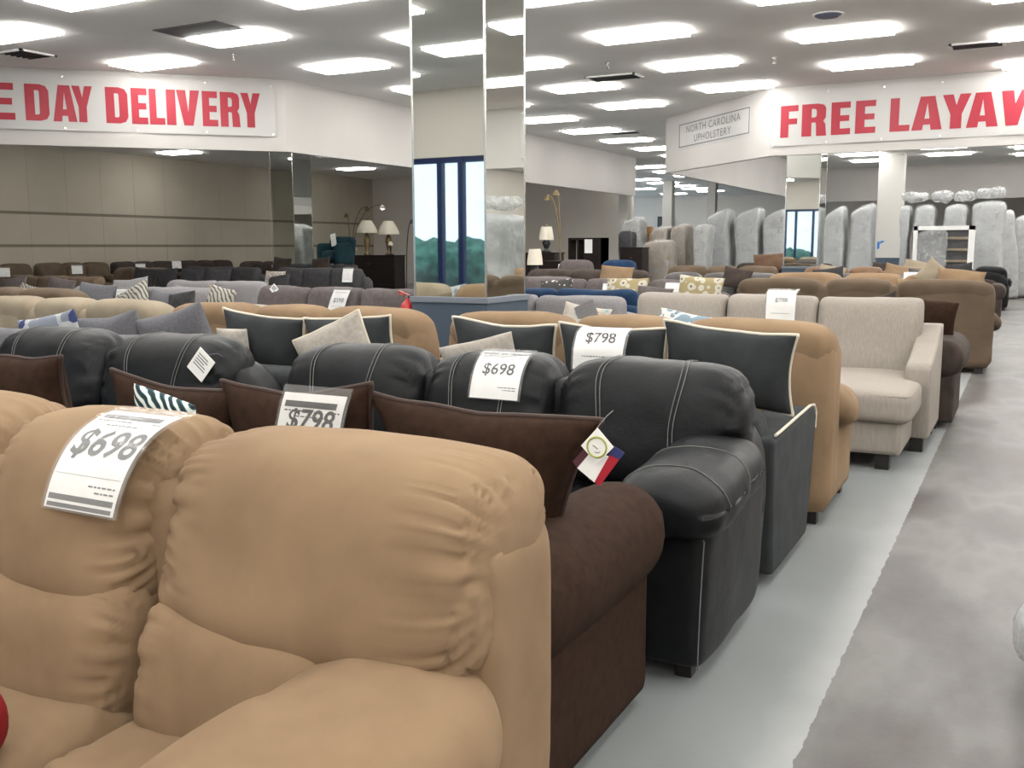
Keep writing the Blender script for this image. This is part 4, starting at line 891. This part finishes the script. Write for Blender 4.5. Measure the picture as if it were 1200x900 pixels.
card('white square tag hanging diagonally on the black leather loveseat', -3.63, 3.5, .875, .12, .13, 38)
card('pale grey tag hanging on the right cushion of the light grey sofa', -3.42, 8.02, .84, .2, .26, -25, 'lgrey')
card('small white diamond tag on the sofa right of the zebra pillow', -7.6, 8.04, .99, .09, .09, 45)
# the two cards on the brown pillow
t = thing('hang_tag', 'white hang tag with a green ring and a red booklet on the big brown pillow', 'tag', (-.91, 2.17, .965))
t.rotation_euler = (R(-4), 0, 0); k = .0021
def quad(name, mat, P, y):
    return MB().prism([((px-700)*k, y, -(py-522)*k) for px, py in P], (0, .0015, 0)).build(name, mat, t)
quad('booklet_cover', plain('maroon_card', (70, 30, 40)), [(668, 543), (683, 525), (692, 534), (675, 551)], .010)
quad('booklet_page', 'paper', [(675, 550), (695, 525), (716, 533), (698, 565)], .006)
quad('booklet_stripe', 'tagred', [(716, 530), (728, 534), (705, 568), (698, 564)], .0045)
quad('booklet_edge', 'tagblue', [(720, 519), (734, 526), (728, 535), (714, 531)], .0045)
cdo = quad('white_card', 'paper', [(701, 499), (722, 520), (702, 542), (681, 522)], -.004)
MB().tube([(.003+.025*math.cos(a), -.0055, 0+.025*math.sin(a)) for a in np.linspace(0, 2*math.pi, 25)[:-1]], .0022, 5, True).build('green_ring', 'green_ring', cdo)
b = MB(); b.tube([(-.008, -.0055, .004), (.006, -.0055, -.004)], .0012, 4).tube([(-.002, -.0055, -.012), (.006, -.0055, -.014), (.012, -.0055, -.010)], .0012, 4); b.build('print', 'ink', cdo)
MB().tube([(.0, -.003, .046), (.012, .03, .075), (.012, .07, .085)], .0012, 4).build('string', 'stitch', t)

# ------------------------------------------------------------------ fire extinguisher on the hidden side of the big pillar
t = thing('fire_extinguisher', 'red fire extinguisher hung on the left side of the big mirrored pillar', 'fire extinguisher', (-4.985, 7.42, .6))
MB().lathe([(.0, 0), (.062, 0), (.068, .01), (.068, .30), (.055, .345), (.03, .37), (.022, .38), (.022, .4)], 24).build('cylinder', 'red', t, smooth=True)
MB().lathe([(.024, .4), (.024, .425), (.0, .425)], 14, cap=False).build('valve', 'chrome', t)
MB().prism([(-.02, -.012, .425), (.02, -.012, .425), (-.09, -.012, .465), (-.1, -.012, .455)], (0, .024, 0)).build('handle', 'red', t)
MB().prism([(-.02, -.012, .425), (.02, -.012, .425), (-.08, -.012, .435), (-.1, -.012, .425)], (0, .024, 0)).build('lever', 'red', t)
MB().tube([(.02, 0, .41), (.08, -.02, .42), (.1, -.03, .3), (.085, -.03, .1)], .011, 8).build('hose', 'black_metal', t, smooth=True)
MB().box(.066, .225, -.03, .03, .1, .4).build('bracket', 'black_metal', t); MB().lathe([(.0695, .1), (.0695, .24)], 24, cap=False).build('label_band', 'white', t)

# ------------------------------------------------------------------ lamps and case goods at the back
def table_lamp(label, x, y, z, bh, sr0, sr1, sh, base='black_metal', urn=True):
    t = thing('table_lamp', label, 'lamp', (x, y, z))
    if urn: MB().lathe([(.0, 0), (.11, 0), (.11, .03), (.04, .06), (.06, bh*.3), (.10, bh*.55), (.07, bh*.75), (.025, bh*.85), (.02, bh)], 18).build('base', base, t, smooth=True)
    else: MB().lathe([(.0, 0), (.09, 0), (.09, .02), (.02, .04), (.03, bh*.5), (.015, bh)], 14).build('base', base, t, smooth=True)
    prof = [(sr1+(sr0-sr1)*((1-q)**1.6), bh-.1+sh*q) for q in np.linspace(1, 0, 8)]
    prof = [(r_, bh-.1+sh*k/7) for k, (r_, z_) in enumerate(prof)]
    MB().lathe(prof, 24, cap=False).build('lamp_shade', 'shade', t, smooth=True); MB().lathe([(.012, bh-.02), (.012, bh-.06+sh), (.0, bh-.04+sh)], 8).build('finial', 'gold', t); return t
def case(label, x, y, w_, d_, h_, kind='chest', n=4, mat='wood', cat='dresser'):
    t = thing(kind, label, cat, (x, y, 0)); MB().box(-w_/2, w_/2, -d_/2, d_/2, .08, h_-.03).build('body', mat, t)
    MB().box(-w_/2-.02, w_/2+.02, -d_/2-.02, d_/2+.02, h_-.03, h_).build('top', mat, t)
    for sx in (-1, 1):
        for sy in (-1, 1): MB().box(sx*(w_/2-.05)-.03, sx*(w_/2-.05)+.03, sy*(d_/2-.05)-.03, sy*(d_/2-.05)+.03, 0, .08).build('foot', mat, t)
    for i in range(n):
        z0 = .1+(h_-.15)*i/n; z1 = .1+(h_-.15)*(i+1)/n-.015
        dr = MB().box(-w_/2+.02, w_/2-.02, -d_/2-.015, -d_/2, z0, z1).build('drawer', mat, t)
        MB().lathe([(.0, 0), (.015, 0), (.012, .02)], 8).build('knob', 'gold', dr, (0, -d_/2-.015, (z0+z1)/2), (R(90), 0, 0))
    return t
case('long dark sideboard under the bell-shaded lamps', -16.0, 22.2, 1.7, .5, 1.26, 'sideboard', 3, cat='sideboard')
table_lamp('cream lamp with a wide bell shade, left of the pair', -16.15, 22.1, 1.26, .70, .13, .29, .34, 'gold')
table_lamp('cream lamp with a wide bell shade, right of the pair', -15.6, 22.35, 1.26, .66, .13, .30, .36, 'gold')
table_lamp('low lamp with a small conical cream shade at the left end of the sideboard', -16.62, 21.95, 1.26, .22, .06, .2, .24, 'gold')
table_lamp('slim black lamp between the bell shade and the window reflection', -15.3, 22.0, 1.26, .36, .04, .07, .1, 'black_metal', False)
def arc_lamp(label, x, y, pts, lit, mat='gold'):
    t = thing('arc_floor_lamp', label, 'floor lamp', (x, y, 0)); MB().lathe([(.0, 0), (.2, 0), (.2, .03), (.03, .05)], 20).build('base', 'black_metal', t)
    for i, pp in enumerate(pts):
        P = []; 
        for q in np.linspace(0, 1, 16): P.append((pp[0]*q**2.5, 0, .05+pp[1]*(1-(1-q)**1.7)-.25*max(0, q-.8)*(1 if lit else .6)))
        ar = MB().tube(P, .012, 6).build('arm', mat, t, smooth=True)
        e = P[-1]; MB().lathe([(.02, 0), (.05, -.04), (.085, -.12)], 14, c=e, cap=False).build('lamp_shade', 'white' if lit and i == 0 else mat, ar, smooth=True)
        if lit and i == 0: MB().lathe([(.0, -.14), (.04, -.125), (.05, -.09), (.0, -.05)], 12, c=e, cap=False).build('bulb', 'bulb', ar)
    return t
arc_lamp('brass arc floor lamp with a lit bulb above the bell-shaded lamps', -17.4, 23, [(1.15, 2.66), (.62, 2.62), (-.12, 2.45)], True)
arc_lamp('thin brass arc floor lamp against the wall right of the big mirrored pillar', -9.3, 20, [(-.32, 2.6), (-.12, 2.7)], False)
t = arc_lamp('slim black hooked lamp at the right end of the sideboard', -15.0, 22.3, [(.22, 2.2)], False, 'black_metal')
case('dark chest carrying the teal armchair', -14.95, 19.2, .8, .6, .95, 'chest', 4)
def armchair(label, mat, x, y, z, w_=.75, h_=.95, rz=0, tag_=True):
    t = thing('armchair', label, 'armchair', (x, y, z), R(rz))
    soft('seat', mat, t, (-w_/2+.1, w_/2-.1), (-.36, .26), (.2, .45), 5, (8, 8, 5)); soft('backrest', mat, t, (-w_/2, w_/2), (.1, .36), (.2, h_), 5, (10, 5, 8), lambda Q, P: P+np.stack([.12*P[:, 0]*(P[:, 2] > .5)*(P[:, 2]-.5)*2, .1*(P[:, 2]-.4), 0*P[:, 0]], 1))
    for sg in (-1, 1):
        a, b = sorted((sg*w_/2, sg*(w_/2-.13))); soft('arm', mat, t, (a, b), (-.36, .3), (.12, .62), 6, (5, 8, 6))
    for x_ in (-w_/2+.07, w_/2-.07):
        for y_ in (-.3, .28): MB().box(x_-.025, x_+.025, y_-.025, y_+.025, 0, .2).build('leg', 'foot', t)
    if tag_: MB().box(-.06, .1, -.42, -.417, .5, .8).build('paper_tag', 'paper', t, rot=(R(-6), R(-12), 0), loc=(0, .4, .02))
    return t
armchair('dark teal armchair with a white tag, raised on a chest at left', 'teal', -14.95, 19.2, .95, .68, .78)
armchair('navy armchair with a white tag right of the tufted grey chair', 'navy', -7.3, 18.2, 0, .66, 1.2)
armchair('grey tufted armchair with an ivory pillow in the middle of the hall', 'taupe', -7.6, 16.75, 0, .62, 1.22, 0, False)
pillow('ivory pillow on the grey tufted armchair', 'white_pillow', .34, .5, -7.58, 16.62, .745, .14, -14, 0, 8, seed=50)
case('tall dark chest under the dark-based lamp', -9.85, 20.3, .75, .5, 1.34)
table_lamp('table lamp with a dark base and square white shade, higher of the two', -9.8, 20.3, 1.34, .38, .12, .17, .3)
case('low dark chest under the lower white lamp', -9.2, 18.4, .6, .5, .74, n=3)
table_lamp('table lamp with a white drum shade, lower of the two', -9.15, 18.4, .74, .45, .12, .165, .33)
case('wide dark dresser with a white tag below the open hutch', -8.9, 19.4, .8, .5, 1.16)
card('white tag on the wide dark dresser', -8.85, 19.1, .99, .2, .22, 0)
t = thing('hutch', 'dark open hutch with a white paper sign, left of the white post', 'hutch', (-10.35, 24, 0))
b = MB().box(-.5, -.44, -.2, .2, 0, 1.7).box(.44, .5, -.2, .2, 0, 1.7).box(-.5, .5, -.2, .2, 1.64, 1.7).box(-.05, .5, -.2, .2, 0, 1.64).box(-.24, -.19, -.2, .2, 0, 1.64).box(-.5, .5, .18, .2, 0, .9); b.build('frame', 'wood', t)
MB().box(-.44, 0, .19, .2, .9, 1.64).build('back_board', 'wall', t); MB().box(-.02, .2, -.212, -.208, 1.3, 1.66).build('paper_sign', 'paper', t)
case('dark brown cabinet right of the white post', -9.2, 24.4, .6, .5, 1.45, 'cabinet', 3, cat='cabinet')
# things wrapped in plastic, standing on end
def upright(label, x, y, w_, d_, h_, mat='wrapgrey', lean=0, top=.25, seed=1, rz=0, shell=True):
    t = thing('wrapped_sofa', label, 'wrapped sofa', (x, y, 0), R(rz)); s = seed*1.7
    fn = lambda Q, P: np.stack([P[:, 0]+lean*P[:, 2]/h_-.02*np.sin(P[:, 2]*3+s)*np.clip(Q[:, 0]*3, -1, 1), P[:, 1], P[:, 2]+top*.55*Q[:, 0]*np.clip(Q[:, 2]*2-1, 0, 1)-.05*Q[:, 0]**2*(Q[:, 2] > .3)], 1)
    soft('body', mat, t, (-w_/2, w_/2), (-d_/2, d_/2), (0, h_), (12, 8, 14), (14, 8, 30), fn, .014, 3.6, seed)
    if shell: soft('plastic_film', 'film', t, (-w_/2-.012, w_/2+.012), (-d_/2-.02, d_/2+.02), (0.005, h_+.03), (11, 7, 13), (14, 8, 30), fn, .02, 5, seed+5)
    return t
U = [(846, .82, 2.44, -.06), (880, .80, 2.46, -.05), (911, .72, 2.40, -.04), (978, .68, 2.44, 0), (1010, .72, 2.5, 0), (1060, .34, 2.5, 0), (1082, .62, 2.5, 0), (1118, .70, 2.5, 0), (1156, .90, 2.56, 0)]
RT = {846: -.2812, 880: -.2511, 911: -.2245, 978: -.1689, 1010: -.1434, 1060: -.1047, 1082: -.0882, 1118: -.0617, 1156: -.0345}
LBL = ['first from the left of the row', 'second from the left of the row', 'just left of the small mirrored pillar', 'just right of the small mirrored pillar', 'left of the white pillar', 'narrow, right of the white pillar', 'behind the left half of the bed frame', 'behind the right half of the bed frame', 'widest, near the right edge']
for i, (px, w_, h_, ln) in enumerate(U): upright('grey plastic-wrapped sofa standing on end, '+LBL[i], RT[px]*28, 28, w_-.14, .85, h_, 'wrapgrey', ln, .26 if i < 5 else .03, i+1)
upright('white wrapped mattress standing at the right edge of the photo', -.42, 30.5, .5, .9, 2.4, 'wrapwhite', -.25, .1, 12)
upright('grey wrapped panel leaning beside the white mattress at right', -.05, 31.5, .5, .9, 2.3, 'wrapwhite', -.1, .1, 13)
upright('white wrapped mattress standing by the tan wrapped furniture', -8.05, 26.6, .36, .8, 2.06, 'wrapwhite', .08, .05, 14)
upright('tan wrapped sofa on end, left of the pair far in the hall', -9.45, 27.2, .5, .8, 2.0, 'wraptan', .06, .1, 15)
upright('tan wrapped sofa on end, right of the pair far in the hall', -8.82, 27.2, .5, .8, 2.05, 'wraptan', 0, .1, 16)
upright('low tan and blue wrapped armchair in front of the tan wrapped pair', -8.85, 25.4, .78, .8, 1.62, 'wraptan', 0, .05, 17)
upright('dark panel standing beside the puffy white plastic bundle', -10.1, 26.2, .4, .4, 1.92, 'wrapdark', 0, .02, 18, shell=False)
upright('puffy white plastic bundle on end behind the dark panel', -10.2, 27.0, .6, .7, 2.25, 'wrapwhite', 0, .15, 19)
upright('dark blue grey wrapped piece right of the tan wrapped pair', -8.5, 29.2, .4, .6, 1.95, 'wrapdark', 0, .05, 20)
o = MB().box(-10.0, -9.84, 27.5, 27.6, 0, 2.05).build('tall_board', 'cardboard'); tag(o, 'narrow orange brown board standing far in the hall', 'board')
upright('tall plastic-wrapped sofa across the aisle, reflected in the big pillar', 1.75, 18.0, 1.0, 1.4, 2.15, 'wrapgrey', 0, .05, 21, shell=False)
o = soft('plastic_bundle', 'filmthick', None, (1.35, 2.15), (17.6, 18.5), (2.24, 2.5), (4, 4, 3), (16, 10, 10), None, .05, 5, 39); tag(o, 'crumpled plastic on the tall wrapped sofa reflected in the big pillar', 'plastic')
t = thing('bed_frame', 'white bed frame standing on end with a dark panel and pale slats', 'bed frame', (-1.9, 26.6, 0)); fr = MB()
for a in ((-.7, -.6, 0, 1.95), (.56, .7, 0, 1.95), (-.7, .7, 1.85, 1.95), (-.7, .7, .1, .2)): fr.box(a[0], a[1], -.05, .05, a[2], a[3])
fr.build('frame', 'white', t); MB().box(-.6, .56, .02, .05, .2, 1.85).build('back_panel', 'wrapdark', t); soft('plastic_film', 'film', t, (-.6, .1), (-.08, .0), (.3, 1.83), 7, (10, 4, 14), None, .03, 4, 3)
for i in range(5): MB().box(.05+.03*(i % 2), .56, -.04, .0, .5+.28*i, .56+.28*i).build('slat', 'cream', t)
for i, (x, w_, z0) in enumerate([(-2.75, .66, 2.56), (-2.1, .5, 2.56), (-1.55, .5, 2.56), (-.95, .62, 2.62)]):
    o = soft('plastic_bundle', 'filmthick', None, (x-w_/2, x+w_/2), (27.7, 28.4), (z0+.05, z0+.3), (4, 4, 3), (16, 10, 10), None, .05, 5, i+30)
    tag(o, ['crumpled clear plastic bundle on the wrapped sofas, right of the white pillar', 'crumpled clear plastic bundle on the wrapped sofas, second from the white pillar', 'crumpled clear plastic bundle on the wrapped sofas, third from the white pillar', 'crumpled clear plastic bundle on the wrapped sofas, nearest the right edge'][i], 'plastic')
# far wall picture, plastic-wrapped roll by the aisle, red bundle on the front sofa
t = thing('framed_picture', 'dark framed picture on the far end wall', 'picture', (-18.6, 54.3, 2.9)); MB().box(-.5, .5, 0, .06, -.3, .3).build('frame', 'black_metal', t); MB().box(-.44, .44, -.01, 0, -.24, .24).build('canvas', 'wrapdark', t)
t = thing('wrapped_cushion', 'clear plastic wrapped cushion on the floor at the right edge', 'cushion', (.34, 3.56, 0))
soft('cushion', 'wrapwhite', t, (-.25, .3), (-.3, .3), (.01, .26), 3, (12, 12, 8), None, .02, 6, 3); soft('plastic_film', 'filmthick', t, (-.29, .34), (-.34, .34), (.003, .31), 3, (16, 16, 10), None, .03, 7, 4)
o = soft('red_cushion', 'redcloth', None, (-1.87, -1.63), (.88, 1.12), (.47, .66), 2.4, (12, 12, 10), None, .006, 6, 2); tag(o, 'red rounded cushion just showing at the lower left edge', 'cushion')
